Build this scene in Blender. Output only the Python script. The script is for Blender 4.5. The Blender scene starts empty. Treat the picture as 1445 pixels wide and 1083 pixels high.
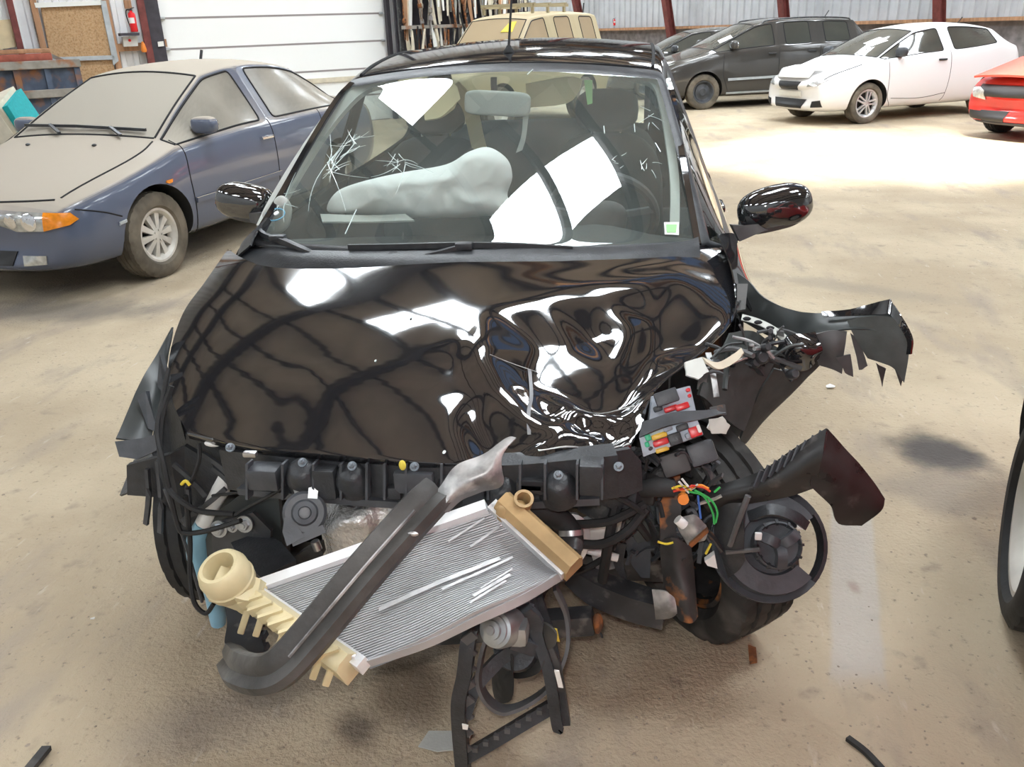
import bpy, bmesh, math, random
from mathutils import Vector, Matrix, noise
from mathutils.bvhtree import BVHTree
random.seed(7)
scene = bpy.context.scene
COL = scene.collection
R_ = math.radians

# ------------------------------------------------------------------ camera
CAM = Vector((.485, -2.156, 1.568)); FPX = 1194.0
_ya, _pi, _ro = R_(-8.69), R_(22.86), R_(-2.05)
_F = Vector((math.sin(_ya)*math.cos(_pi), math.cos(_ya)*math.cos(_pi), -math.sin(_pi)))
_R0 = Vector((math.cos(_ya), -math.sin(_ya), 0)); _U0 = _R0.cross(_F)
_R = _R0*math.cos(_ro) + _U0*math.sin(_ro); _U = _U0*math.cos(_ro) - _R0*math.sin(_ro)
cd = bpy.data.cameras.new('camera'); cam = bpy.data.objects.new('camera', cd); COL.objects.link(cam)
cam.matrix_world = Matrix(((_R.x, _U.x, -_F.x, CAM.x), (_R.y, _U.y, -_F.y, CAM.y), (_R.z, _U.z, -_F.z, CAM.z), (0, 0, 0, 1)))
cd.sensor_width = 36; cd.lens = FPX/1445*36; cd.clip_start = .02; cd.clip_end = 200
scene.camera = cam

# ------------------------------------------------------------------ world, light, exposure
SKY_STRENGTH = 1.0
w = bpy.data.worlds.new('sky'); scene.world = w; w.use_nodes = True
_bg = w.node_tree.nodes['Background']
_sk = w.node_tree.nodes.new('ShaderNodeTexSky'); _sk.sky_type = 'NISHITA'; _sk.sun_disc = False
_sk.sun_elevation = R_(52); _sk.sun_rotation = R_(120)
w.node_tree.links.new(_sk.outputs[0], _bg.inputs[0]); _bg.inputs[1].default_value = .12*SKY_STRENGTH
def lamp(name, kind, loc, energy, color=(1, 1, 1), **kw):
    l = bpy.data.lights.new(name, kind); l.energy = energy; l.color = color
    for k, v in kw.items(): setattr(l, k, v)
    o = bpy.data.objects.new(name, l); COL.objects.link(o); o.location = loc; return o
SUN_DIR = Vector((.10, .62, -1)).normalized()
sun = lamp('sun', 'SUN', (0, 0, 20), 18.0, (1, .93, .82), angle=R_(9))
sun.rotation_euler = SUN_DIR.to_track_quat('-Z', 'Y').to_euler()
# the camera's own flash, just above the lens
flash = lamp('camera_flash', 'POINT', CAM + _U*.07 - _R*.03, 44, (1, .97, .95), shadow_soft_size=.02)
SKYLIGHT = 29.0
vs = scene.view_settings; vs.view_transform = 'Standard'; vs.look = 'None'; vs.gamma = 1; vs.use_curve_mapping = False
vs.exposure = .08
scene.cycles.use_denoising = True
scene.cycles.max_bounces = 7; scene.cycles.transparent_max_bounces = 12; scene.cycles.sample_clamp_indirect = 6
scene.cycles.caustics_reflective = False; scene.cycles.caustics_refractive = False

# ------------------------------------------------------------------ pixel -> point helpers (points get their own real depth)
def ray(px, py): return _F + _R*((px-722.5)/FPX) - _U*((py-541.5)/FPX)
def P(px, py, y): d = ray(px, py); return CAM + d*((y-CAM.y)/d.y)
def PZ(px, py, z=0.): d = ray(px, py); return CAM + d*((z-CAM.z)/d.z)
def PX(px, py, x): d = ray(px, py); return CAM + d*((x-CAM.x)/d.x)
def PD(px, py, dist): d = ray(px, py); h = math.hypot(d.x, d.y); return CAM + d*(dist/h)
def PT(*a): return [P(*q) for q in a]

# ------------------------------------------------------------------ geometry collector
def catmull(pts, n=6, closed=False):
    pts = [Vector(p) for p in pts]; m = len(pts); out = []
    if m < 3 and not closed:
        return [pts[0].lerp(pts[-1], i/n) for i in range(n+1)]
    seg = m if closed else m-1
    for i in range(seg):
        p1, p2 = pts[i % m], pts[(i+1) % m]
        p0 = pts[(i-1) % m] if (closed or i > 0) else p1*2-p2
        p3 = pts[(i+2) % m] if (closed or i+2 < m) else p2*2-p1
        for k in range(n):
            t = k/n
            out.append(.5*((2*p1)+(p2-p0)*t+(2*p0-5*p1+4*p2-p3)*t*t+(3*p1-p0-3*p2+p3)*t**3))
    if not closed: out.append(pts[-1])
    return out
def frame(d, up=(0, 0, 1)):
    d = Vector(d).normalized(); u = Vector(up)
    if abs(d.dot(u.normalized())) > .98: u = Vector((0, 1, 0))
    s = d.cross(u).normalized(); return s, s.cross(d).normalized(), d
class G:
    def __init__(self): self.v = []; self.f = []
    def add(self, vs, fs):
        b = len(self.v); self.v += [tuple(x) for x in vs]; self.f += [tuple(i+b for i in q) for q in fs]; return self
    def box(self, c, s, M=None, bev=0.):
        x, y, z = s[0]/2, s[1]/2, s[2]/2; c = Vector(c)
        if bev <= 0:
            vs = [Vector((i*x, j*y, k*z)) for i in (-1, 1) for j in (-1, 1) for k in (-1, 1)]
            fs = [(0, 1, 3, 2), (4, 6, 7, 5), (0, 4, 5, 1), (2, 3, 7, 6), (0, 2, 6, 4), (1, 5, 7, 3)]
        else:
            b = min(bev, x*.9, y*.9, z*.9); bm = bmesh.new()
            q = bmesh.ops.create_cube(bm, size=2)
            for v in bm.verts: v.co = (v.co.x*x, v.co.y*y, v.co.z*z)
            bmesh.ops.bevel(bm, geom=bm.edges[:], offset=b, segments=2, affect='EDGES', profile=.6)
            bm.verts.index_update(); vs = [v.co.copy() for v in bm.verts]; fs = [[v.index for v in f.verts] for f in bm.faces]; bm.free()
        if M: vs = [M @ v for v in vs]
        return self.add([v+c for v in vs], fs)
    def bar(self, a, b, wd, ht, up=(0, 0, 1), bev=0.):
        a, b = Vector(a), Vector(b); s, u, d = frame(b-a, up)
        M = Matrix((s, d, u)).transposed()
        return self.box((a+b)/2, (wd, (b-a).length, ht), M, bev)
    def tube(self, pts, r, n=8, cap=True, smooth=0, flat=1.0, up=(0, 0, 1), twist=None):
        if smooth: 
            m = len(pts); pts = catmull(pts, smooth)
            if isinstance(r, (list, tuple)):
                rr = []; 
                for i in range(len(pts)):
                    t = i/(len(pts)-1)*(len(r)-1); k = min(int(t), len(r)-2); rr.append(r[k]+(r[k+1]-r[k])*(t-k))
                r = rr
        pts = [Vector(p) for p in pts]; m = len(pts)
        if not isinstance(r, (list, tuple)): r = [r]*m
        vs = []; fs = []; side = None
        for i, p in enumerate(pts):
            d = (pts[min(i+1, m-1)]-pts[max(i-1, 0)])
            if d.length < 1e-9: d = Vector((0, 0, 1))
            d.normalize()
            if side is None: s, u, d = frame(d, up)
            else:
                s = (side - d*side.dot(d))
                s = s.normalized() if s.length > 1e-6 else frame(d, up)[0]
                u = s.cross(d)
            side = s
            for k in range(n):
                a = 2*math.pi*(k+.5)/n; vs.append(p + s*(math.cos(a)*r[i]) + u*(math.sin(a)*r[i]*flat))
        for i in range(m-1):
            for k in range(n):
                fs.append((i*n+k, i*n+(k+1) % n, (i+1)*n+(k+1) % n, (i+1)*n+k))
        if cap: fs += [tuple(range(n-1, -1, -1)), tuple((m-1)*n+k for k in range(n))]
        return self.add(vs, fs)
    def lathe(self, prof, c=(0, 0, 0), axis=(1, 0, 0), n=32, up=(0, 0, 1), closed=False, a0=0., a1=None):
        c = Vector(c); s, u, d = frame(axis, up); vs = []; fs = []; m = len(prof)
        full = a1 is None; N = n if full else n+1
        for k in range(N):
            a = a0 + (2*math.pi if full else a1-a0)*k/n
            e = s*math.cos(a)+u*math.sin(a)
            for (h, rr) in prof: vs.append(c + d*h + e*rr)
        for k in range(n):
            k2 = (k+1) % n if full else k+1
            for i in range(m if closed else m-1):
                j = (i+1) % m
                fs.append((k*m+i, k2*m+i, k2*m+j, k*m+j))
        return self.add(vs, fs)
    def cyl(self, c, axis, r, h, n=20, r2=None, bev=.0):
        r2 = r if r2 is None else r2; b = bev
        return self.lathe([(-h/2, 0), (-h/2, r-b), (-h/2+b, r), (h/2-b, r2), (h/2, r2-b), (h/2, 0)] if b else [(-h/2, 0), (-h/2, r), (h/2, r2), (h/2, 0)], c, axis, n)
    def grid(self, rows, closed=False):
        m = len(rows[0]); vs = [p for r in rows for p in r]; fs = []
        for i in range(len(rows)-1):
            for k in range(m if closed else m-1):
                fs.append((i*m+k, i*m+(k+1) % m, (i+1)*m+(k+1) % m, (i+1)*m+k))
        return self.add(vs, fs)
    def slab(self, rows, th):
        """a bent sheet through a grid of points, with thickness"""
        bm = bmesh.new(); m = len(rows[0]); vs = [[bm.verts.new(p) for p in r] for r in rows]
        for i in range(len(rows)-1):
            for k in range(m-1):
                try: bm.faces.new((vs[i][k], vs[i][k+1], vs[i+1][k+1], vs[i+1][k]))
                except ValueError: pass
        return self._solid(bm, th)
    def poly(self, pts, th, jag=0.):
        """a flat-ish plate with an outline given by points"""
        bm = bmesh.new(); vs = [bm.verts.new(p) for p in pts]; bm.faces.new(vs)
        bmesh.ops.triangulate(bm, faces=bm.faces[:])
        return self._solid(bm, th)
    def _solid(self, bm, th):
        bm.normal_update()
        n0 = {v: v.normal.copy() for v in bm.verts}
        base = list(bm.verts); bm.verts.index_update()
        k = len(base); vs = [v.co + n0[v]*th/2 for v in base] + [v.co - n0[v]*th/2 for v in base]
        fs = [[v.index for v in f.verts] for f in bm.faces]
        out = [tuple(q) for q in fs] + [tuple(reversed([i+k for i in q])) for q in fs]
        for e in bm.edges:
            if len(e.link_faces) == 1:
                a, b = e.verts[0].index, e.verts[1].index
                q = [v.index for v in e.link_faces[0].verts]; i = q.index(a)
                if q[(i+1) % len(q)] != b: a, b = b, a
                out.append((b, a, a+k, b+k))
        bm.free(); return self.add(vs, out)
    def blob(self, c, s, M=None, n=16, m=10, p=2.0):
        """superellipsoid"""
        sg = lambda x, e: math.copysign(abs(x)**e, x); e = 2/p; rows = []
        for i in range(m+1):
            a = -math.pi/2+math.pi*i/m
            rows.append([Vector((s[0]*sg(math.cos(a), e)*sg(math.cos(2*math.pi*k/n), e), s[1]*sg(math.cos(a), e)*sg(math.sin(2*math.pi*k/n), e), s[2]*sg(math.sin(a), e))) for k in range(n)])
        c = Vector(c); rows = [[(M @ q if M else q)+c for q in r] for r in rows]
        return self.grid(rows, True)
def mesh_of(name, g, mt, smooth=38):
    me = bpy.data.meshes.new(name); me.from_pydata(g.v, [], g.f); me.validate(); 
    if smooth:
        me.polygons.foreach_set('use_smooth', [True]*len(me.polygons)); me.set_sharp_from_angle(angle=R_(smooth))
    for x in (mt if isinstance(mt, (list, tuple)) else [mt]): me.materials.append(x)
    me.update(); return me
def obj(name, g, mt, parent=None, smooth=38, fix=True):
    me = mesh_of(name, g, mt, smooth)
    if fix:
        bm = bmesh.new(); bm.from_mesh(me); bmesh.ops.recalc_face_normals(bm, faces=bm.faces[:]); bm.to_mesh(me); bm.free()
    o = bpy.data.objects.new(name, me); COL.objects.link(o)
    if parent: o.parent = parent
    return o
def tag(o, label=None, cat=None, group=None, kind=None):
    if label: o['label'] = label
    if cat: o['category'] = cat
    if group: o['group'] = group
    if kind: o['kind'] = kind
    return o
def thing(name, label, cat, loc=(0, 0, 0), rz=0, group=None):
    o = bpy.data.objects.new(name, None); COL.objects.link(o); o.location = loc; o.rotation_euler = (0, 0, rz); o.empty_display_size = .1
    return tag(o, label, cat, group)
def struct(name, g, mt, parent=None, smooth=38):
    o = obj(name, g, mt, parent, smooth)
    if not parent: o['kind'] = 'structure'
    return o
def put(src, name=None, parent=None, loc=None, M=None):
    o = src.copy(); COL.objects.link(o)
    if name: o.name = name
    o.parent = parent
    if loc is not None: o.location = loc
    return o

# ------------------------------------------------------------------ materials
MT = {}
def mat(name, col, rough=.5, metal=0., spec=.5, coat=0., var=.0, scale=8., bump=0., bscale=None, col2=None, mixscale=None, mixlo=.4, mixhi=.6, ior=1.45, stretch=None, detail=4., emit=None, rvar=0.):
    m = bpy.data.materials.new(name); m.use_nodes = True; nt = m.node_tree; N = nt.nodes; L = nt.links
    b = N['Principled BSDF']; b.inputs['Base Color'].default_value = (*col, 1); b.inputs['Roughness'].default_value = rough
    b.inputs['Metallic'].default_value = metal; b.inputs['Specular IOR Level'].default_value = spec; b.inputs['IOR'].default_value = ior
    if coat: b.inputs['Coat Weight'].default_value = coat; b.inputs['Coat Roughness'].default_value = .03
    if emit: b.inputs['Emission Color'].default_value = (*emit[:3], 1); b.inputs['Emission Strength'].default_value = emit[3]
    if var or bump or col2 or rvar:
        tc = N.new('ShaderNodeTexCoord'); src = tc.outputs['Object']
        if stretch:
            mp = N.new('ShaderNodeMapping'); mp.inputs['Scale'].default_value = stretch; L.new(src, mp.inputs[0]); src = mp.outputs[0]
        nz = N.new('ShaderNodeTexNoise'); nz.inputs['Scale'].default_value = scale; nz.inputs['Detail'].default_value = detail; L.new(src, nz.inputs['Vector'])
        colsock = None
        if var:
            mr = N.new('ShaderNodeMapRange'); mr.inputs[1].default_value = .3; mr.inputs[2].default_value = .7; mr.inputs[3].default_value = 1-var; mr.inputs[4].default_value = 1+var
            L.new(nz.outputs['Fac'], mr.inputs[0])
            mx = N.new('ShaderNodeMix'); mx.data_type = 'RGBA'; mx.blend_type = 'MULTIPLY'; mx.inputs[0].default_value = 1
            mx.inputs[6].default_value = (*col, 1); L.new(mr.outputs[0], mx.inputs[7]); colsock = mx.outputs[2]
        if col2:
            n2 = N.new('ShaderNodeTexNoise'); n2.inputs['Scale'].default_value = mixscale or scale; n2.inputs['Detail'].default_value = 5; L.new(src, n2.inputs['Vector'])
            r2 = N.new('ShaderNodeMapRange'); r2.inputs[1].default_value = mixlo; r2.inputs[2].default_value = mixhi; L.new(n2.outputs['Fac'], r2.inputs[0])
            m2 = N.new('ShaderNodeMix'); m2.data_type = 'RGBA'; L.new(r2.outputs[0], m2.inputs[0]); m2.inputs[7].default_value = (*col2, 1)
            if colsock: L.new(colsock, m2.inputs[6])
            else: m2.inputs[6].default_value = (*col, 1)
            colsock = m2.outputs[2]
        if colsock: L.new(colsock, b.inputs['Base Color'])
        if rvar:
            m3 = N.new('ShaderNodeMapRange'); m3.inputs[1].default_value = .3; m3.inputs[2].default_value = .7; m3.inputs[3].default_value = max(.02, rough-rvar); m3.inputs[4].default_value = rough+rvar
            L.new(nz.outputs['Fac'], m3.inputs[0]); L.new(m3.outputs[0], b.inputs['Roughness'])
        if bump:
            nb = nz
            if bscale: nb = N.new('ShaderNodeTexNoise'); nb.inputs['Scale'].default_value = bscale; nb.inputs['Detail'].default_value = 4; L.new(src, nb.inputs['Vector'])
            bp = N.new('ShaderNodeBump'); bp.inputs['Strength'].default_value = bump; bp.inputs['Distance'].default_value = .01
            L.new(nb.outputs['Fac'], bp.inputs['Height']); L.new(bp.outputs[0], b.inputs['Normal'])
    MT[name] = m; return m
def dusty(name, col, dust, lo=.25, hi=.8, rough=.3, spec=.5, coat=.5, drough=.85):
    """paint or glass with dust settled on the faces that look up"""
    m = bpy.data.materials.new(name); m.use_nodes = True; nt = m.node_tree; N = nt.nodes; L = nt.links
    b = N['Principled BSDF']; b.inputs['Base Color'].default_value = (*col, 1); b.inputs['Roughness'].default_value = rough; b.inputs['Coat Weight'].default_value = coat; b.inputs['Specular IOR Level'].default_value = spec
    d = N.new('ShaderNodeBsdfDiffuse'); d.inputs[0].default_value = (*dust, 1)
    ge = N.new('ShaderNodeNewGeometry'); sp = N.new('ShaderNodeSeparateXYZ'); L.new(ge.outputs['True Normal'], sp.inputs[0])
    tc = N.new('ShaderNodeTexCoord'); nz = N.new('ShaderNodeTexNoise'); nz.inputs['Scale'].default_value = 2.2; nz.inputs['Detail'].default_value = 5; L.new(tc.outputs['Object'], nz.inputs[0])
    ad = N.new('ShaderNodeMath'); ad.operation = 'MULTIPLY_ADD'; ad.inputs[1].default_value = .45; L.new(nz.outputs['Fac'], ad.inputs[0]); L.new(sp.outputs['Z'], ad.inputs[2])
    mr = N.new('ShaderNodeMapRange'); mr.interpolation_type = 'SMOOTHSTEP'; mr.inputs[1].default_value = lo+.22; mr.inputs[2].default_value = hi+.22; mr.inputs[3].default_value = .12; mr.inputs[4].default_value = .97; L.new(ad.outputs[0], mr.inputs[0])
    mx = N.new('ShaderNodeMixShader'); L.new(mr.outputs[0], mx.inputs[0]); L.new(b.outputs[0], mx.inputs[1]); L.new(d.outputs[0], mx.inputs[2])
    L.new(mx.outputs[0], N['Material Output'].inputs[0]); MT[name] = m; return m
def thin_glass(name, tint, ior=1.5, rough=.0, haze=.0, hazecol=(.5, .5, .45)):
    m = bpy.data.materials.new(name); m.use_nodes = True; nt = m.node_tree; N = nt.nodes; L = nt.links
    N.remove(N['Principled BSDF'])
    t = N.new('ShaderNodeBsdfTransparent'); t.inputs[0].default_value = (*tint, 1)
    g = N.new('ShaderNodeBsdfGlossy'); g.inputs['Roughness'].default_value = rough
    fr = N.new('ShaderNodeFresnel'); ge = N.new('ShaderNodeNewGeometry'); io = N.new('ShaderNodeMix'); io.inputs[2].default_value = ior; io.inputs[3].default_value = 1/ior   # same reflectance from both sides of the pane
    L.new(ge.outputs['Backfacing'], io.inputs[0]); L.new(io.outputs[0], fr.inputs[0])
    mx = N.new('ShaderNodeMixShader'); L.new(fr.outputs[0], mx.inputs[0]); L.new(t.outputs[0], mx.inputs[1]); L.new(g.outputs[0], mx.inputs[2])
    out = mx
    if haze:
        d = N.new('ShaderNodeBsdfDiffuse'); d.inputs[0].default_value = (*hazecol, 1)
        tc = N.new('ShaderNodeTexCoord'); nz = N.new('ShaderNodeTexNoise'); nz.inputs['Scale'].default_value = 3; nz.inputs['Detail'].default_value = 5; L.new(tc.outputs['Object'], nz.inputs[0])
        mr = N.new('ShaderNodeMapRange'); mr.inputs[3].default_value = 0; mr.inputs[4].default_value = haze; L.new(nz.outputs['Fac'], mr.inputs[0])
        m2 = N.new('ShaderNodeMixShader'); L.new(mr.outputs[0], m2.inputs[0]); L.new(mx.outputs[0], m2.inputs[1]); L.new(d.outputs[0], m2.inputs[2]); out = m2
    L.new(out.outputs[0], N['Material Output'].inputs[0]); MT[name] = m; return m
def emis(name, col, s):
    m = bpy.data.materials.new(name); m.use_nodes = True; nt = m.node_tree; N = nt.nodes; N.remove(N['Principled BSDF'])
    e = N.new('ShaderNodeEmission'); e.inputs[0].default_value = (*col, 1); e.inputs[1].default_value = s
    nt.links.new(e.outputs[0], N['Material Output'].inputs[0]); MT[name] = m; return m
mat('paint_black', (.014, .014, .016), .055, spec=.5, ior=2.25)
mat('paint_black_inner', (.045, .05, .05), .35, spec=.5, var=.15, scale=12)
mat('plastic_black', (.034, .036, .040), .40, var=.25, scale=30, bump=.15, bscale=160)
mat('plastic_dark', (.062, .066, .074), .45, var=.3, scale=14, bump=.1, bscale=90)
mat('plastic_dusty', (.09, .09, .092), .6, var=.35, scale=9, col2=(.12, .115, .11), mixscale=14, mixlo=.5, mixhi=.72)
mat('rubber', (.02, .02, .021), .7, var=.3, scale=20, bump=.1, bscale=60)
mat('rubber_dusty', (.032, .031, .03), .75, var=.3, scale=16, col2=(.12, .11, .1), mixscale=9, mixlo=.5, mixhi=.75)
mat('rubber_brown', (.10, .085, .065), .85, var=.25, scale=14, col2=(.20, .17, .13), mixscale=5, mixlo=.4, mixhi=.7)
mat('steel_dark', (.065, .067, .072), .4, metal=.4, var=.3, scale=11, col2=(.16, .155, .15), mixscale=22, mixlo=.56, mixhi=.68)
mat('steel_scuffed', (.20, .20, .20), .4, metal=.4, var=.4, scale=14, col2=(.60, .59, .58), mixscale=16, mixlo=.42, mixhi=.62)
mat('steel_bright', (.55, .55, .56), .3, metal=.9, var=.2, scale=20)
mat('zinc', (.48, .50, .52), .35, metal=.8, var=.15, scale=30)
mat('rust', (.30, .11, .035), .85, var=.45, scale=18, col2=(.10, .05, .03), mixscale=30)
mat('rusty_steel', (.055, .052, .052), .55, metal=.3, var=.4, scale=15, col2=(.34, .14, .05), mixscale=13, mixlo=.56, mixhi=.64)
mat('aluminium', (.82, .83, .84), .35, metal=.4, var=.12, scale=18, bump=.12, bscale=50)
mat('aluminium_fins', (.46, .465, .48), .5, metal=.25, var=.14, scale=7)
mat('fin_scuff', (.60, .60, .61), .5, metal=.3, var=.2, scale=30)
mat('foil', (.85, .85, .85), .25, metal=.7, var=.12, scale=6, bump=.7, bscale=90)
mat('nylon_cream', (.66, .56, .34), .4, var=.18, scale=9, bump=.1)
mat('nylon_amber', (.40, .27, .13), .42, var=.3, scale=12, bump=.12)
mat('white_plastic', (.78, .78, .76), .45, var=.06)
mat('washer_blue', (.22, .42, .55), .3, var=.1)
mat('sealant', (.62, .64, .60), .6, var=.1, scale=14)
mat('liner_grey', (.065, .072, .07), .6, var=.2, scale=20, bump=.1, bscale=80)
mat('fusebox_grey', (.34, .38, .44), .45, var=.25, scale=30)
mat('fuse_red', (.62, .03, .035), .3); mat('fuse_yellow', (.72, .46, .05), .35); mat('fuse_green', (.05, .50, .25), .35)
mat('wire_red', (.7, .06, .04), .4); mat('wire_orange', (.8, .25, .04), .4); mat('wire_green', (.05, .42, .10), .4); mat('wire_blue', (.06, .16, .5), .4); mat('wire_yellow', (.75, .60, .06), .4); mat('wire_white', (.7, .7, .68), .4)
mat('beam_steel', (.060, .057, .054), .55, var=.45, scale=9, bump=.25, bscale=40, col2=(.13, .125, .12), mixscale=7, mixlo=.5, mixhi=.7)
mat('gloss_black_scuffed', (.024, .023, .023), .34, var=.3, scale=20, rvar=.12, col2=(.10, .09, .085), mixscale=16, mixlo=.62, mixhi=.75)
mat('scuff_dim', (.20, .20, .21), .4)
mat('fabric_airbag', (.94, .94, .93), .8, var=.06, scale=5, bump=.25, bscale=25)
mat('trim_grey', (.46, .47, .44), .7, var=.08, bump=.1, bscale=150)
mat('headliner', (.50, .48, .38), .85)
mat('dash', (.035, .04, .04), .65, bump=.1, bscale=200)
mat('seat_dark', (.05, .055, .055), .85, var=.2, bump=.1, bscale=120)
mat('sticker_green', (.35, .7, .3), .5); mat('sticker_white', (.85, .87, .85), .5); mat('tag_yellow', (.75, .60, .08), .5); mat('marker_blue', (.18, .45, .65), .5)
mat('crack', (.70, .80, .78), .25, spec=.8)
mat('beige_cloth', (.62, .54, .34), .8)
thin_glass('glass_windshield', (.90, .955, .93), 1.75, haze=.20, hazecol=(.52, .58, .55))  # milky greenish haze over the pane is mixed in as diffuse colour
thin_glass('glass_side', (.82, .88, .86), 1.6)
# ------------------------------------------------------------------ the hall (building axes turned against the car)
E1 = Vector((math.sin(R_(48)), math.cos(R_(48)), 0)); E2 = Vector((-E1.y, E1.x, 0))
def W(a, b, z=0.): return E1*a + E2*b + Vector((0, 0, z))
def PB(px, py, b=13.6):
    d = ray(px, py); return CAM + d*((b-CAM.dot(E2))/d.dot(E2))
def PA(px, py, a=17.7):
    d = ray(px, py); return CAM + d*((a-CAM.dot(E1))/d.dot(E1))
A0, A1, B0, B1, BW, AW, CH = -8.85, 17.74, -14.0, 30.0, 13.64, 9.6, 5.6
mat('sheet_grey', (.52, .54, .56), .5, var=.08, scale=3, rvar=.1)
mat('sheet_white', (.80, .81, .82), .45, var=.05, scale=3)
mat('door_white', (.92, .93, .92), .4)
mat('door_seal', (.30, .27, .27), .7)
mat('steel_red', (.17, .045, .04), .6, var=.25, scale=9)
mat('steel_black', (.05, .045, .055), .6, var=.2)
mat('osb', (.40, .24, .12), .8, var=.35, scale=60, col2=(.50, .33, .18), mixscale=34, detail=6)
mat('wood', (.40, .22, .12), .75, var=.3, scale=14, stretch=(1, 1, .15))
mat('cream_board', (.72, .58, .36), .7, var=.15, scale=4)
mat('frame_grey', (.42, .45, .47), .6, var=.15)
mat('roof_sheet', (.66, .585, .52), .7, var=.15, scale=2)
mat('roof_steel', (.045, .038, .035), .7, var=.2)
mat('roof_wood', (.42, .22, .10), .8, var=.25, scale=5)
mat('block_wall', (.22, .20, .20), .9, var=.3, scale=7)
mat('container_blue', (.075, .10, .15), .7, var=.35, scale=5, col2=(.26, .12, .06), mixscale=3.2, mixlo=.54, mixhi=.66)
mat('container_rim', (.27, .25, .22), .75, var=.3, scale=6, col2=(.30, .13, .06), mixscale=5, mixlo=.5, mixhi=.65)
mat('beam_red', (.33, .09, .06), .75, var=.3)
mat('extinguisher_red', (.75, .02, .025), .3)
mat('teal', (.01, .36, .38), .7, var=.1, scale=40, bump=.1)
mat('cream', (.62, .56, .44), .7, var=.15)
mat('off_white', (.80, .80, .76), .6)

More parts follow.
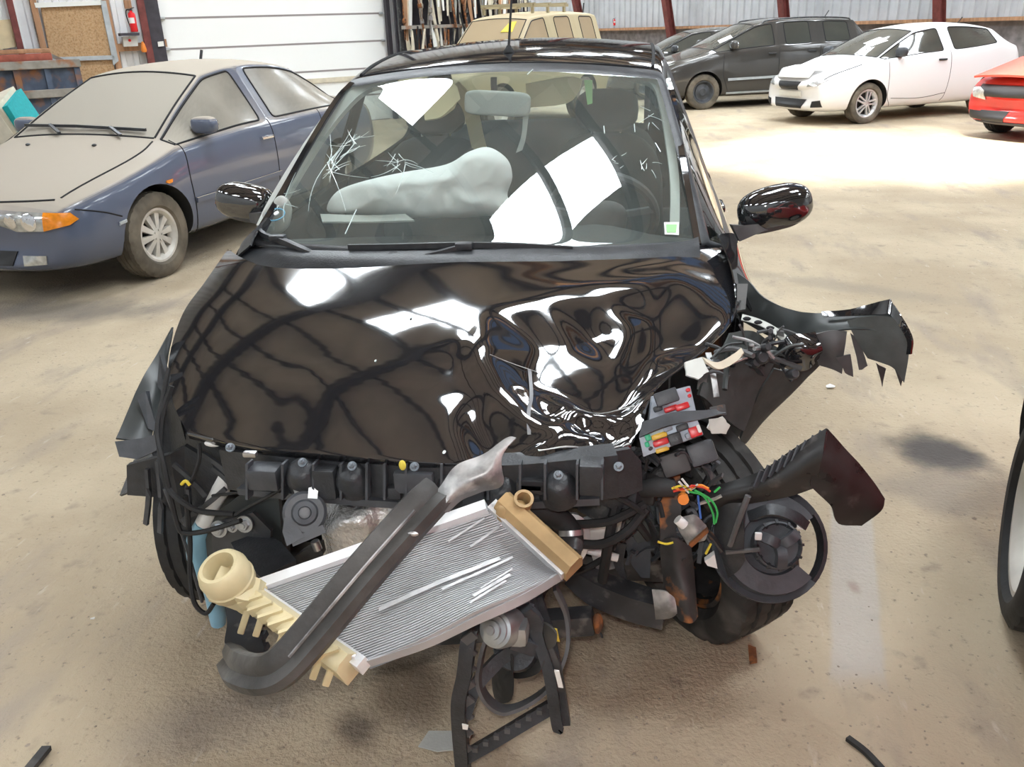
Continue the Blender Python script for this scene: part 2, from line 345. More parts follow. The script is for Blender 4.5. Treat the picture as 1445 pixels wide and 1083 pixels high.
# floor: dusty concrete, stains and broader darker patches with shapes of their own
def floor_material():
    m = bpy.data.materials.new('dusty_concrete'); m.use_nodes = True; nt = m.node_tree; N = nt.nodes; L = nt.links
    b = N['Principled BSDF']; b.inputs['Roughness'].default_value = .88; b.inputs['Specular IOR Level'].default_value = .25
    tc = N.new('ShaderNodeTexCoord'); src = tc.outputs['Object']
    def nz(sc, det=5, st=None, rough=.55):
        s = src
        if st: mp = N.new('ShaderNodeMapping'); mp.inputs['Scale'].default_value = st[:3]; mp.inputs['Rotation'].default_value[2] = st[3]; L.new(src, mp.inputs[0]); s = mp.outputs[0]
        n = N.new('ShaderNodeTexNoise'); n.inputs['Scale'].default_value = sc; n.inputs['Detail'].default_value = det; n.inputs['Roughness'].default_value = rough; L.new(s, n.inputs['Vector']); return n.outputs['Fac']
    def rng(s, lo, hi, a=0., z=1.):
        r = N.new('ShaderNodeMapRange'); r.interpolation_type = 'SMOOTHSTEP'; r.inputs[1].default_value = lo; r.inputs[2].default_value = hi; r.inputs[3].default_value = a; r.inputs[4].default_value = z; L.new(s, r.inputs[0]); return r.outputs[0]
    def mix(c, f, col):
        x = N.new('ShaderNodeMix'); x.data_type = 'RGBA'; L.new(f, x.inputs[0])
        if isinstance(c, tuple): x.inputs[6].default_value = (*c, 1)
        else: L.new(c, x.inputs[6])
        x.inputs[7].default_value = (*col, 1); return x.outputs[2]
    c = mix((.40, .322, .225), rng(nz(1.1), .35, .7), (.51, .425, .305))
    c = mix(c, rng(nz(3.3, 6, (1, .35, 1, .5)), .52, .75), (.33, .275, .22))
    c = mix(c, rng(nz(9, 6), .58, .8, 0, .75), (.25, .205, .165))
    c = mix(c, rng(nz(42, 3), .60, .76, 0, .7), (.17, .14, .115))
    c = mix(c, rng(nz(26, 4, (1, .22, 1, -.5)), .63, .76, 0, .5), (.60, .54, .46))
    warp = nz(5.0, 5); 
    def floor_mark(c, x, y, rx, ry, rot, col, lo=.55, hi=1., amt=1., wa=.9, box=False):
        mp = N.new('ShaderNodeMapping'); mp.vector_type = 'TEXTURE'; mp.inputs['Location'].default_value = (x, y, 0); mp.inputs['Rotation'].default_value[2] = rot; mp.inputs['Scale'].default_value = (rx, ry, 1); L.new(src, mp.inputs[0])
        sx = N.new('ShaderNodeSeparateXYZ'); L.new(mp.outputs[0], sx.inputs[0])
        if box:
            ax = N.new('ShaderNodeMath'); ax.operation = 'ABSOLUTE'; L.new(sx.outputs[0], ax.inputs[0]); ay = N.new('ShaderNodeMath'); ay.operation = 'ABSOLUTE'; L.new(sx.outputs[1], ay.inputs[0])
            le = N.new('ShaderNodeMath'); le.operation = 'MAXIMUM'; L.new(ax.outputs[0], le.inputs[0]); L.new(ay.outputs[0], le.inputs[1])
        else:
            le = N.new('ShaderNodeVectorMath'); le.operation = 'LENGTH'; cx = N.new('ShaderNodeCombineXYZ'); L.new(sx.outputs[0], cx.inputs[0]); L.new(sx.outputs[1], cx.inputs[1]); L.new(cx.outputs[0], le.inputs[0])
        ad = N.new('ShaderNodeMath'); ad.operation = 'MULTIPLY_ADD'; ad.inputs[1].default_value = wa; L.new(warp, ad.inputs[0]); L.new(le.outputs['Value'] if not box else le.outputs[0], ad.inputs[2])
        return mix(c, rng(ad.outputs[0], lo+wa/2, hi+wa/2, amt, 0), col)
    q = PZ(1325, 640); c = floor_mark(c, q.x, q.y, .20, .26, .4, (.075, .07, .068), .35, 1., .95, 1.1)
    q = PZ(1345, 690); c = floor_mark(c, q.x, q.y, .38, .25, .2, (.22, .19, .165), .2, 1., .6, 1.3)
    q0, q1 = PZ(1200, 715), PZ(1212, 975); d = q1-q0; q = (q0+q1)/2
    c = floor_mark(c, q.x, q.y, .078, d.length/2*1.08, math.atan2(d.y, d.x)+math.pi/2, (.47, .44, .40), .72, .98, .7, .35, True)
    q = PZ(1205, 830); c = floor_mark(c, q.x, q.y, .03, .05, 0, (.30, .20, .16), .2, 1., .6, 1.6)
    q = PZ(575, 975); c = floor_mark(c, q.x, q.y, .12, .2, .5, (.19, .145, .10), .3, 1.05, .85, .9)
    q = PZ(500, 1030); c = floor_mark(c, q.x, q.y, .07, .1, .9, (.12, .095, .075), .2, 1.05, .8, 1.2)
    q = PZ(330, 1000); c = floor_mark(c, q.x, q.y, .34, .16, .7, (.27, .225, .185), .2, 1.1, .7, .9)  # darker patch left of the wreck's front
    q = PZ(40, 440); c = floor_mark(c, q.x, q.y, 1.3, .35, .1, (.17, .15, .13), .2, 1.1, .75, .9)  # wide darker patch by the blue sedan's nose
    q = PZ(1062, 922); c = floor_mark(c, q.x, q.y, .012, .05, .1, (.36, .13, .07), .4, 1., .9, .9)
    q = PZ(1195, 405); c = floor_mark(c, q.x, q.y, .9, .16, -.5, (.25, .22, .18), .2, 1.1, .45, 1.3)
    q = PZ(1270, 120); c = floor_mark(c, q.x, q.y, 4.5, 1.6, .0, (.30, .245, .19), .3, 1.1, .6, .8)  # very wide darker area around the far parked cars
    L.new(c, b.inputs['Base Color'])
    bp = N.new('ShaderNodeBump'); bp.inputs['Strength'].default_value = .5; bp.inputs['Distance'].default_value = .014
    hh = N.new('ShaderNodeMath'); hh.operation = 'ADD'; L.new(nz(14, 6), hh.inputs[0]); L.new(nz(70, 3), hh.inputs[1]); L.new(hh.outputs[0], bp.inputs['Height']); L.new(bp.outputs[0], b.inputs['Normal'])
    MT['floor'] = m; return m
g = G(); g.add([W(A0-.3, B0-.3), W(A1+.3, B0-.3), W(A1+.3, B1+.3), W(A0-.3, B1+.3)], [(0, 1, 2, 3)])
struct('floor', g, floor_material(), smooth=0)

def corrugated(g, p0, p1, z0, z1, nrm, period=.2, depth=.035):
    p0, p1 = Vector(p0), Vector(p1); d = p1-p0; L_ = d.length; d.normalize(); n = int(L_/period); rows = [[], []]
    for i in range(n):
        for (t, h) in ((0, 0), (.45, 0), (.55, 1), (.9, 1)):
            q = p0 + d*min((i+t)*period, L_) + nrm*(h*depth); rows[0].append(q+Vector((0, 0, z0))); rows[1].append(q+Vector((0, 0, z1)))
    rows[0].append(p1+Vector((0, 0, z0))); rows[1].append(p1+Vector((0, 0, z1)))
    return g.grid(rows)
DA0, DA1, DH = 2.54, 6.56, 4.2
g = G()
corrugated(g, W(A0, BW), W(DA0, BW), 0, CH, -E2); corrugated(g, W(DA1, BW), W(AW, BW), 0, CH, -E2); corrugated(g, W(DA0, BW), W(DA1, BW), DH, CH, -E2)
wall_back = struct('wall_back', g, MT['sheet_white'], smooth=0)
g = G(); corrugated(g, W(AW, BW), W(AW, B1), 0, CH, E1); struct('wall_inner', g, MT['sheet_grey'], smooth=0)
g = G(); corrugated(g, W(A1, B0), W(A1, B1), 1.35, CH, -E1, .25, .04); wall_right = struct('wall_right', g, MT['sheet_grey'], smooth=0)
g = G(); g.bar(W(A1-.05, B0, .68), W(A1-.05, B1, .68), .22, 1.36); obj('plinth', g, MT['block_wall'], wall_right, 0)
g = G(); g.bar(W(A1-.2, B0, 1.39), W(A1-.2, B1, 1.39), .3, .07); obj('ledge', g, MT['wood'], wall_right, 0)
g = G(); corrugated(g, W(AW, B1), W(A1, B1), 0, CH, -E2); struct('wall_far', g, MT['sheet_grey'], smooth=0)
g = G(); corrugated(g, W(A0, B0), W(A0, BW), 0, CH, E1); struct('wall_left', g, MT['sheet_grey'], smooth=0)
g = G(); corrugated(g, W(A0, B0), W(A1, B0), 0, CH, E2); struct('wall_front', g, MT['sheet_grey'], smooth=0)
# raked steel posts of the right-hand wall
def ibeam(g, a, b, wd, dp, tf, up):
    s, u, d = frame(Vector(b)-Vector(a), up)
    for k in (-1, 1): g.bar(Vector(a)+u*(k*dp/2), Vector(b)+u*(k*dp/2), wd, tf, up)
    g.bar(a, b, tf, dp, up)
pm = None
for k in range(-3, 9):
    base = 21.03 - 4*k
    g = G(); ibeam(g, W(A1-.22, base, 0), W(A1-.22-1.5, base, CH), .17, .2, .02, -E1)
    obj('post', g, MT['steel_red'], wall_right, 0)

# ceiling: sheets on purlins and rafters, with rows of translucent rooflights and an added opening shaped to let the sun patch in
CA, CB = .95, 1.02
emis('rooflight', (.88, .95, 1.0), SKYLIGHT)
def is_open(p):
    q = p + SUN_DIR*(CH/-SUN_DIR.z)
    return ((q.x-4.3)/3.6)**2 + ((q.y-9.0)/1.9)**2 < 1
STRIP_B = [1.1+3.3*k for k in range(-4, 9)]          # centre lines of the rooflight strips, one to a bay
STRIP_A = [(.65, 2.55), (8.25, 11.1), (13.95, 15.85), (-7.9, -6.0)]  # first row known from reflections; the other rows added for more light
g = G(); ceiling_cells = []; 
na = int((A1-A0)/CA)+1
for i in range(na):
    a0, a1 = A0+i*CA, A0+(i+1)*CA
    lit = any(p <= (a0+a1)/2 <= q for p, q in STRIP_A); far = 4.1 <= (a0+a1)/2 <= 6.0  # far: extra rooflights added to brighten the back wall and door
    lit = lit or far
    edges = sorted(set([B0, B1]+[B0+.9*j for j in range(1, int((B1-B0)/.9)+1)]+([c+e for c in STRIP_B for e in (-.5, .5) if B0 < c+e < B1] if lit else [])))
    for b0, b1 in zip(edges, edges[1:]):
        if b1-b0 < 1e-6: continue
        bc = (b0+b1)/2
        if is_open(W(a0+CA/2, bc, CH)): continue
        if lit and any(abs(bc-c) < .5 for c in STRIP_B) and not (far and bc < 9) and (W(a0, bc).y > -3.5 or a0 < 0):
            c = min(STRIP_B, key=lambda c_: abs(c_-bc))
            if (a0, c-.5) not in ceiling_cells: ceiling_cells.append((a0, c-.5))
            continue
        g.add([W(a0, b0, CH), W(a1, b0, CH), W(a1, b1, CH), W(a0, b1, CH)], [(0, 1, 2, 3)])
ceiling = struct('ceiling', g, MT['roof_sheet'], smooth=0)
lm = None
for (a0, b0) in ceiling_cells:
    if lm is None:
        gg = G(); rows = [[], []]; n = 9
        for i in range(n+1):
            for t, h in ((0, 0), (.4, 0), (.5, 1), (.9, 1)):
                if i == n and t > 0: break
                q = E2*((i+t)/n*1.0) + Vector((0, 0, .03*h)); rows[0].append(q); rows[1].append(q+E1*CA)
        gg.grid(rows); lm = obj('rooflight_panel', gg, MT['rooflight'], ceiling, 0); lm.location = W(a0, b0, CH)
    else: put(lm, 'rooflight_panel', ceiling, W(a0, b0, CH))
pu = None
for i in range(na+1):
    a0 = A0+i*CA
    if pu is None:
        gg = G(); gg.bar(W(0, B0, 0), W(0, B1, 0), .09, .16); pu = obj('purlin', gg, MT['roof_steel'], ceiling, 0); pu.location = W(a0, 0, CH-.09)
    else: put(pu, 'purlin', ceiling, W(a0, 0, CH-.09))
ra = None
for k in range(-4, 8):
    b = 2.75+3.3*k
    if ra is None:
        gg = G(); gg.bar(W(A0, 0, 0), W(A1, 0, 0), .2, .42); ra = obj('rafter', gg, MT['roof_steel'], ceiling, 0); ra.location = W(0, b, CH-.36)
    else: put(ra, 'rafter', ceiling, W(0, b, CH-.36))
for k in range(3):
    gg = G(); gg.bar(W(-5.2+k*9.0, B0, CH-.3), W(-5.2+k*9.0, B1, CH-.3), .07, .24); obj('timber_rail', gg, MT['roof_wood'], ceiling, 0)

# sectional door in the back wall: each leaf a panel
dr = bpy.data.objects.new('door_1', None); COL.objects.link(dr); dr['kind'] = 'structure'; dr.location = W(DA0, BW)
ph = .47
for k in range(9):
    g = G(); z = k*ph
    g.box((0, 0, 0), (DA1-DA0, .05, ph-.012), bev=.012)
    o = obj('panel', g, MT['door_white'], dr, 0); o.rotation_euler.z = math.atan2(E1.y, E1.x); o.location = Vector((0, 0, z+ph/2)) + E1*(DA1-DA0)/2
    g = G(); g.bar(E1*.05-E2*.018+Vector((0, 0, z)), E1*(DA1-DA0-.05)-E2*.018+Vector((0, 0, z)), .02, .03); obj('seal', g, MT['door_seal'], dr, 0)
g = G(); g.bar(E1*.02-E2*.035+Vector((0, 0, .78)), E1*(DA1-DA0)-E2*.035+Vector((0, 0, .78)), .03, .08); obj('kick_strip', g, MT['cream'], dr, 0)
for e in (0, 1):
    g = G(); x = (-.10 if e == 0 else DA1-DA0+.05)
    g.bar(E1*x-E2*.1, E1*x-E2*.1+Vector((0, 0, DH+.4)), .22 if e == 0 else .07, .1, up=E2); obj('guide_rail', g, MT['steel_black'], dr, 0)
for k in range(1, 9):
    for e in (.06, DA1-DA0-.06):
        g = G(); g.cyl(E1*e-E2*.06+Vector((0, 0, k*ph)), E1, .022, .07, 10); obj('roller', g, MT['zinc'], dr, 0)

# ---- what hangs on and stands against the left end of the back wall
def quad_b(pxs, b, th): return [PB(x, y, b) for x, y in pxs]
def wall_plate(name, pxs, b, th, m, parent=None, smooth=0):
    g = G(); g.poly(quad_b(pxs, b, th), th); return obj(name, g, m, parent, smooth)
bd = thing('boarded_window', 'chipboard sheet boarding up a grey-framed window above the blue container', 'board', PB(110, 45, BW-.1))
def rel(o, root): o.location = -root.location; return o
rel(wall_plate('board', [(57, 9), (142, 6), (161, 80), (72, 84)], BW-.10, .03, MT['osb'], bd), bd)
rel(wall_plate('lower_board', [(106, 86), (158, 84), (166, 116), (112, 120)], BW-.10, .03, MT['osb'], bd), bd)
rel(wall_plate('top_rail', [(48, 4), (144, 1), (145, 7), (50, 11)], BW-.13, .05, MT['off_white'], bd), bd)
rel(wall_plate('side_rail', [(141, 1), (149, 1), (167, 86), (160, 92)], BW-.13, .05, MT['frame_grey'], bd), bd)
rel(wall_plate('bottom_rail', [(72, 81), (160, 78), (162, 84), (74, 87)], BW-.13, .05, MT['frame_grey'], bd), bd)
def post_b(name, x0, y0, x1, y1, wpx, b, m, label=None, cat='post', group=None, dep=.08):
    a, c = PB(x0, y0, b), PB(x1, y1, b); d = (a-c); base = c + d*(-c.z/d.z); top = c + d*((CH-.3-c.z)/d.z)
    mid = Vector(((base.x+top.x)/2, (base.y+top.y)/2, 0)); dist = (mid-CAM).dot(Vector((_F.x, _F.y, 0)).normalized())
    g = G(); g.bar(Vector((mid.x, mid.y, 0)), Vector((mid.x, mid.y, CH-.3)), wpx/FPX*dist/abs(E1.dot(_R)), dep, up=E2)
    return obj(name, g, m, None, 0)
for (n, a, m, lab) in (('steel_post', (12, 0, 27, 66, 6, BW-.16), 'steel_red', 'dark red steel post left of the boarded window'),
        ('wooden_post', (47, 0, 64, 66, 6, BW-.1), 'wood', 'wooden post along the left edge of the boarded window'),
        ('wooden_post', (150, 0, 168, 76, 6, BW-.1), 'wood', 'wooden post between boarded window and fire extinguisher'),
        ('steel_post', (198, 0, 215, 83, 7, BW-.16), 'steel_red', 'dark red steel post right of the fire extinguisher')):
    o = post_b(n, *a, MT[m]); tag(o, lab, 'post')
o = wall_plate('notice_board', [(-20, 30), (17, 27), (24, 66), (-12, 72)], BW-.1, .03, MT['cream_board']); tag(o, 'cream board on the wall at the top left corner', 'board')
o = wall_plate('wooden_rail', [(162, 62), (202, 60), (205, 71), (165, 73)], BW-.08, .04, MT['wood']); tag(o, 'short wooden rail on the wall behind the white box', 'rail')
o = wall_plate('wooden_plank', [(174, 0), (184, 0), (186, 12), (176, 12)], BW-.08, .04, MT['wood']); tag(o, 'wooden plank above the fire extinguisher on the wall', 'plank')
o = wall_plate('wooden_rail', [(212, 57), (234, 55), (236, 66), (214, 68)], BW-.08, .04, MT['wood']); tag(o, 'short wooden rail on the wall beside the white door', 'rail')
def extinguisher(loc, h, label):
    t = thing('fire_extinguisher', label, 'fire extinguisher', loc); r = h*.16
    g = G(); g.lathe([(0, 0), (0, r*.9), (.03*h, r), (.72*h, r), (.80*h, r*.8), (.84*h, r*.35), (.9*h, r*.35), (.9*h, 0)], (0, 0, 0), (0, 0, 1), 20); obj('cylinder', g, MT['extinguisher_red'], t)
    g = G(); g.box((0, 0, h*.93), (r*.8, r*.5, h*.07), bev=.004); g.bar((0, 0, h*.97), (r*1.1, 0, h*1.02), r*.4, h*.03); obj('valve', g, MT['steel_black'], t)
    g = G(); g.tube([(-r*.3, 0, h*.93), (-r*1.3, 0, h*.92), (-r*1.6, 0, h*.7), (-r*1.3, 0, h*.4), (-r*1.05, 0, h*.2)], r*.16, 6, smooth=5); obj('hose', g, MT['rubber'], t)
    g = G(); g.lathe([(h*.36, r*1.01), (h*.6, r*1.01)], (0, 0, 0), (0, 0, 1), 20, a0=3.6, a1=5.4); obj('label_sheet', g, MT['off_white'], t)
    return t
p = PB(190, 45, BW-.22); q = PB(190, 12, BW-.22); extinguisher(p, (q-p).length, 'red fire extinguisher with black hose on the wall shelf')
p = PA(867, 36, A1-.6); q = PA(867, 26, A1-.6); extinguisher(p, (q-p).length*1.05, 'small red fire extinguisher on a far wall post')
o = wall_plate('wall_shelf', [(168, 47), (195, 46), (195, 50), (169, 51)], BW-.2, .2, MT['steel_black']); tag(o, 'black wall shelf under the red fire extinguisher', 'shelf')
fb = wall_plate('wall_cabinet', [(172, 52), (193, 51), (194, 65), (174, 66)], BW-.14, .1, MT['off_white']); tag(fb, 'white wall box below the black shelf', 'box')
g = G(); g.cyl(PB(183, 57, BW-.2), E2, .02, .02, 12); obj('knob', g, MT['extinguisher_red'], fb)
o = wall_plate('switch_box', [(222, 59), (230, 58), (231, 65), (223, 66)], BW-.14, .06, MT['off_white']); tag(o, 'small white switch box left of the white door', 'switch')
p = PB(203, 70, BW-.2); g = G(); g.lathe([(0, 0), (0, .035), (.03, .045), (.12, .03), (.16, .012), (.16, 0)], p-Vector((0, 0, .04)), (0, 0, 1), 12); tag(obj('hand_brush', g, MT['wire_orange']), 'small orange hand tool hanging by the red post', 'tool')
# rusty blue container
c0, c1 = PB(-75, 100, 12.6), PB(111, 92, 12.6); zt = PB(60, 88, 12.6).z
ct = thing('waste_container', 'rusty dark blue steel container behind the parked blue sedan', 'container', Vector((c1.x, c1.y, 0)))
Lc = (Vector((c1.x-c0.x, c1.y-c0.y, 0))).length
dirc = -E1
g = G(); M = Matrix((E1, E2, Vector((0, 0, 1)))).transposed()
g.box(dirc*(Lc/2)+E2*.4+Vector((0, 0, zt/2)), (Lc, .8, zt), M); obj('body', g, MT['container_blue'], ct, 0)
for z in (zt-.03, zt*.68, zt*.36, .08):
    g = G(); g.box(dirc*(Lc/2)-E2*.03+Vector((0, 0, z)), (Lc+.04, .1, .11), M, .01); obj('rim', g, MT['container_rim'], ct, 0)
for k in range(5):
    g = G(); g.box(dirc*(.04+k*Lc/4.2)-E2*.01+Vector((0, 0, zt/2)), (.08, .08, zt), M); obj('rib', g, MT['container_blue'], ct, 0)
a, b = PB(-70, 84, 12.7), PB(72, 77, 12.7)
g = G(); g.bar(Vector((a.x, a.y, zt+.07)), Vector((b.x, b.y, zt+.07)), .14, .1, bev=.01); tag(obj('steel_beam', g, MT['beam_red']), 'faded red steel beam lying along the blue container top', 'beam')
g = G(); g.bar(Vector((a.x, a.y, zt+.155))+E2*.02, Vector((b.x, b.y, zt+.155))+E2*.02, .1, .06, bev=.01); tag(obj('wooden_batten', g, MT['wood']), 'brown batten lying on the faded red beam', 'batten')
p = PB(66, 70, 12.75); g = G(); g.bar(p+Vector((0, 0, -.06)), p+E1*.18+Vector((0, 0, -.16)), .05, .05); tag(obj('bent_pipe', g, MT['container_rim']), 'short grey pipe lying at the red beam end', 'pipe')
# teal padded board leaning behind the blue sedan
tb = thing('padded_board', 'teal padded board with cream sides leaning behind the blue sedan', 'board', (0, 0, 0))
cs = [PD(x, y, d) for x, y, d in ((2, 152, 9.0), (22, 128, 9.5), (57, 166, 9.5), (29, 194, 9.0))]
nrm = (cs[1]-cs[0]).cross(cs[3]-cs[0]).normalized(); 
if nrm.dot(CAM-cs[0]) < 0: nrm = -nrm
dwn = (cs[3]-cs[0]).normalized()
cs2 = [c + dwn*(.9 if i in (2, 3) else 0) for i, c in enumerate(cs)]
tb.location = Vector((cs2[3].x, cs2[3].y, 0))
g = G(); g.poly([c+nrm*.03 for c in cs2], .05); rel(obj('pad', g, MT['teal'], tb, 0), tb)
g = G(); ctr = sum(cs2, Vector())/4; g.poly([ctr+(c-ctr)*1.06-nrm*.07 for c in cs2], .14); rel(obj('shell', g, MT['cream'], tb, 0), tb)
p0, p1 = PD(-8, 200, 8.8), PD(16, 200, 8.8)
cb = [PD(x, y, 8.7) for x, y in ((-30, 140), (-2, 160), (30, 205), (20, 225), (-30, 215))]
g = G(); g.poly(cb+[], .12); tag(obj('cardboard_sheet', g, MT['cream']), 'cream sheet leaning beside the teal padded board', 'board')

# ---- rack of hanging spare parts right of the white door
rk = thing('parts_rack', 'steel rack hung with long spare parts beside the white door', 'rack', W(DA1+.3, BW-.6))
for z in (1.02, 1.62, 2.75):
    g = G(); g.bar(W(DA1+.1, BW-.55, z), W(AW, BW-.55, z), .05, .06); rel(obj('rail', g, MT['container_rim' if z == 1.62 else 'steel_dark'], rk, 0), rk)
for a in (DA1+.14, DA1+1.6, AW-.06):
    g = G(); g.bar(W(a, BW-.4, 0), W(a, BW-.4, 3.1), .06, .06, up=E2); rel(obj('upright', g, MT['steel_dark'], rk, 0), rk)
g = G(); g.bar(W(DA1+.1, BW-.28, 1.6), W(AW-.02, BW-.28, 1.6), .05, 3.1, up=(0, 0, 1)); rel(obj('dark_backing', g, MT['steel_black'], rk, 0), rk)  # dark sheet added behind the parts so the gaps read dark
kinds = [('off_white', 'white plastic trim strip hanging on the parts rack', 'trim strip'), ('cream', 'cream dusty trim strip hanging on the parts rack', 'trim strip'),
         ('rust', 'rust brown exhaust pipe hanging on the parts rack', 'pipe'), ('rubber', 'black rubber hose hanging on the parts rack', 'hose'),
         ('container_rim', 'grey brown metal rod hanging on the parts rack', 'rod'), ('wood', 'brown wooden lath hanging on the parts rack', 'lath'), ('steel_bright', 'bright steel shaft hanging on the parts rack', 'shaft')]
rr = random.Random(3); nlen = AW-DA1-.3
for row, (ztop, n) in enumerate(((2.7, 64), (1.6, 46))):
    for k in range(n):
        ki = rr.choice([0, 1, 1, 2, 3, 4, 4, 5, 6]); m, lab, cat = kinds[ki]
        a = DA1+.18+nlen*(k+rr.random()*.7)/n; off = .47+rr.random()*.16
        L_ = rr.uniform(.75, 1.35) if row == 0 else rr.uniform(.5, .95); lean = rr.uniform(-.16, .16)
        top = W(a, BW-off, ztop+rr.uniform(-.05, .05)); bot = top + E1*lean*L_ - Vector((0, 0, L_)); g = G()
        if ki in (0, 1, 5):
            md = (top+bot)/2 + E1*rr.uniform(-.04, .04)
            g.tube([top, md, bot], [.022, rr.uniform(.03, .06), .02], 6, smooth=4, flat=.35, up=tuple(E2))
        elif ki == 3: g.tube([top, top*.5+bot*.5+E1*rr.uniform(-.1, .1), bot, bot+E1*.06+Vector((0, 0, .08))], .018, 6, smooth=5)
        else:
            g.tube([top, bot], rr.uniform(.012, .025), 6); g.lathe([(-.06, .014), (-.03, .04), (.03, .04), (.06, .014)], top.lerp(bot, rr.uniform(.3, .8)), bot-top, 8)
        where = ('upper row', 'lower row')[row]+' '+('next to the white door', 'left of the middle', 'right of the middle', 'at its far right end')[min(3, int(4*(a-DA1-.18)/nlen))]
        tag(obj('hanging_'+cat.replace(' ', '_'), g, MT[m]), lab.replace(' hanging on the parts rack', '')+' hanging on the parts rack, '+where, cat, lab.split(' hanging')[0]+'s, '+where)
# ------------------------------------------------------------------ wheels
mat('alloy', (.66, .66, .66), .35, metal=.55, var=.12, scale=10)
mat('alloy_dusty', (.60, .57, .52), .55, metal=.2, var=.15, scale=10)
mat('wheel_dark', (.02, .02, .02), .8)
mat('chrome', (.8, .8, .82), .12, metal=1.)
mat('glass_black', (.012, .015, .014), .06, spec=.8)
mat('lens_clear', (.55, .56, .55), .15, metal=.55, var=.25, scale=25)
mat('lens_amber', (.80, .26, .02), .2, var=.15, scale=40)
mat('lens_red', (.45, .01, .01), .15)
mat('seam', (.012, .012, .014), .8)
TREAD = {}
def tyre_geo(R, w, rin, n=120):
    g = G(); h = w/2
    prof = [(-h*.72, rin), (-h*.98, rin+.02), (-h*1.02, (rin+R)/2), (-h*.95, R-.022), (-h*.84, R-.006), (-h*.80, R), (-h*.50, R+.002), (-h*.46, R-.007), (-h*.40, R-.007), (-h*.36, R+.003),
            (-h*.06, R+.004), (-h*.03, R-.006), (h*.03, R-.006), (h*.06, R+.004), (h*.36, R+.003), (h*.40, R-.007), (h*.46, R-.007), (h*.50, R+.002), (h*.80, R), (h*.84, R-.006), (h*.95, R-.022), (h*1.02, (rin+R)/2), (h*.98, rin+.02), (h*.72, rin)]
    m = len(prof)
    for k in range(n):
        a = 2*math.pi*k/n
        for i, (x, r) in enumerate(prof):
            j_ = min(i, m-1-i)
            if r >= R-.0065 and ((k+j_) % 5 == 0) and 4 <= i <= 19: r -= .007 if j_ < 8 else .005
            g.v.append((x, math.sin(a)*r, math.cos(a)*r))
    for k in range(n):
        for i in range(m-1): g.f.append((k*m+i, k*m+i+1, ((k+1) % n)*m+i+1, ((k+1) % n)*m+i))
    return g
def rim_geo(R, w, style):
    """outer face towards +x"""
    g = G(); h = w/2
    g.lathe([(-h*.75, R-.012), (-h*.7, R), (-h*.5, R-.02), (h*.2, R-.035), (h*.62, R-.012), (h*.72, R), (h*.80, R+.004), (h*.80, R-.012), (h*.62, R-.03), (h*.25, R-.045)], (0, 0, 0), (1, 0, 0), 48)
    if style == 'steel':
        g.lathe([(h*.25, R-.045), (h*.45, R*.78), (h*.30, R*.70), (h*.35, R*.45), (h*.52, R*.33), (h*.52, 0)], (0, 0, 0), (1, 0, 0), 40)
        for k in range(4):
            a = 2*math.pi*k/4+.4; g.cyl((h*.53, math.cos(a)*R*.27, math.sin(a)*R*.27), (1, 0, 0), .012, .02, 8)
        return g
    g.lathe([(h*.1, 0), (h*.1, R*.95)], (0, 0, 0), (1, 0, 0), 40)   # back disc set behind the spokes
    ns = {'ten': 10, 'five': 5, 'six': 6}[style]
    for k in range(ns):
        a = 2*math.pi*k/ns+.1; e = Vector((0, math.cos(a), math.sin(a))); s = Vector((0, -math.sin(a), math.cos(a)))
        if style == 'ten':
            o0, o1, w0, w1 = R*.22, R*.92, R*.075, R*.13
            q = [e*o0+s*w0, e*o1+s*w1, e*o1-s*w1, e*o0-s*w0]; hh = (h*.66, h*.56)
            vs = [q[0]+Vector((hh[0], 0, 0)), q[1]+Vector((hh[1], 0, 0)), q[2]+Vector((hh[1], 0, 0)), q[3]+Vector((hh[0], 0, 0))]
            vs += [v*1-Vector((.035, 0, 0)) for v in vs]
            g.add(vs, [(0, 1, 2, 3), (7, 6, 5, 4), (0, 4, 5, 1), (2, 6, 7, 3), (1, 5, 6, 2), (0, 3, 7, 4)])
        else:
            for t in (-1, 1):
                o0, o1 = R*.16, R*.95
                c0, c1 = e*o0+s*(t*R*.09), e*o1+s*(t*R*.17)
                g.bar(c0+Vector((h*.62, 0, 0)), c1+Vector((h*.5, 0, 0)), R*.12, .035, up=(1, 0, 0), bev=.006)
    g.lathe([(h*.4, R*.30), (h*.66, R*.27), (h*.70, R*.10), (h*.72, 0)], (0, 0, 0), (1, 0, 0), 24)
    for k in range(5):
        a = 2*math.pi*k/5; g.cyl((h*.70, math.cos(a)*R*.19, math.sin(a)*R*.19), (1, 0, 0), R*.04, .012, 8)
    return g
def wheel(parent, loc, R=.3, w=.19, rin=.19, style='five', side=1, tm='rubber', rm='alloy', rot=None, geo={}):
    key = (R, w, rin, style, tm, rm)
    if key not in geo:
        geo[key] = (mesh_of('tyre', tyre_geo(R, w, rin), MT[tm], 30), mesh_of('rim', rim_geo(rin, w, style), MT[rm], 35), mesh_of('brake_drum', G().lathe([(-w*.3, rin*.9), (w*.06, rin*.9), (w*.06, 0)], (0, 0, 0), (1, 0, 0), 24), MT['wheel_dark']))
    t, r, d = geo[key]; o = bpy.data.objects.new('tyre', t); COL.objects.link(o); o.parent = parent; o.location = loc
    o.rotation_euler = rot if rot else ((0, 0, 0) if side > 0 else (0, 0, math.pi))
    for nm, me in (('rim', r), ('brake_drum', d)):
        q = bpy.data.objects.new(nm, me); COL.objects.link(q); q.parent = o
    return o

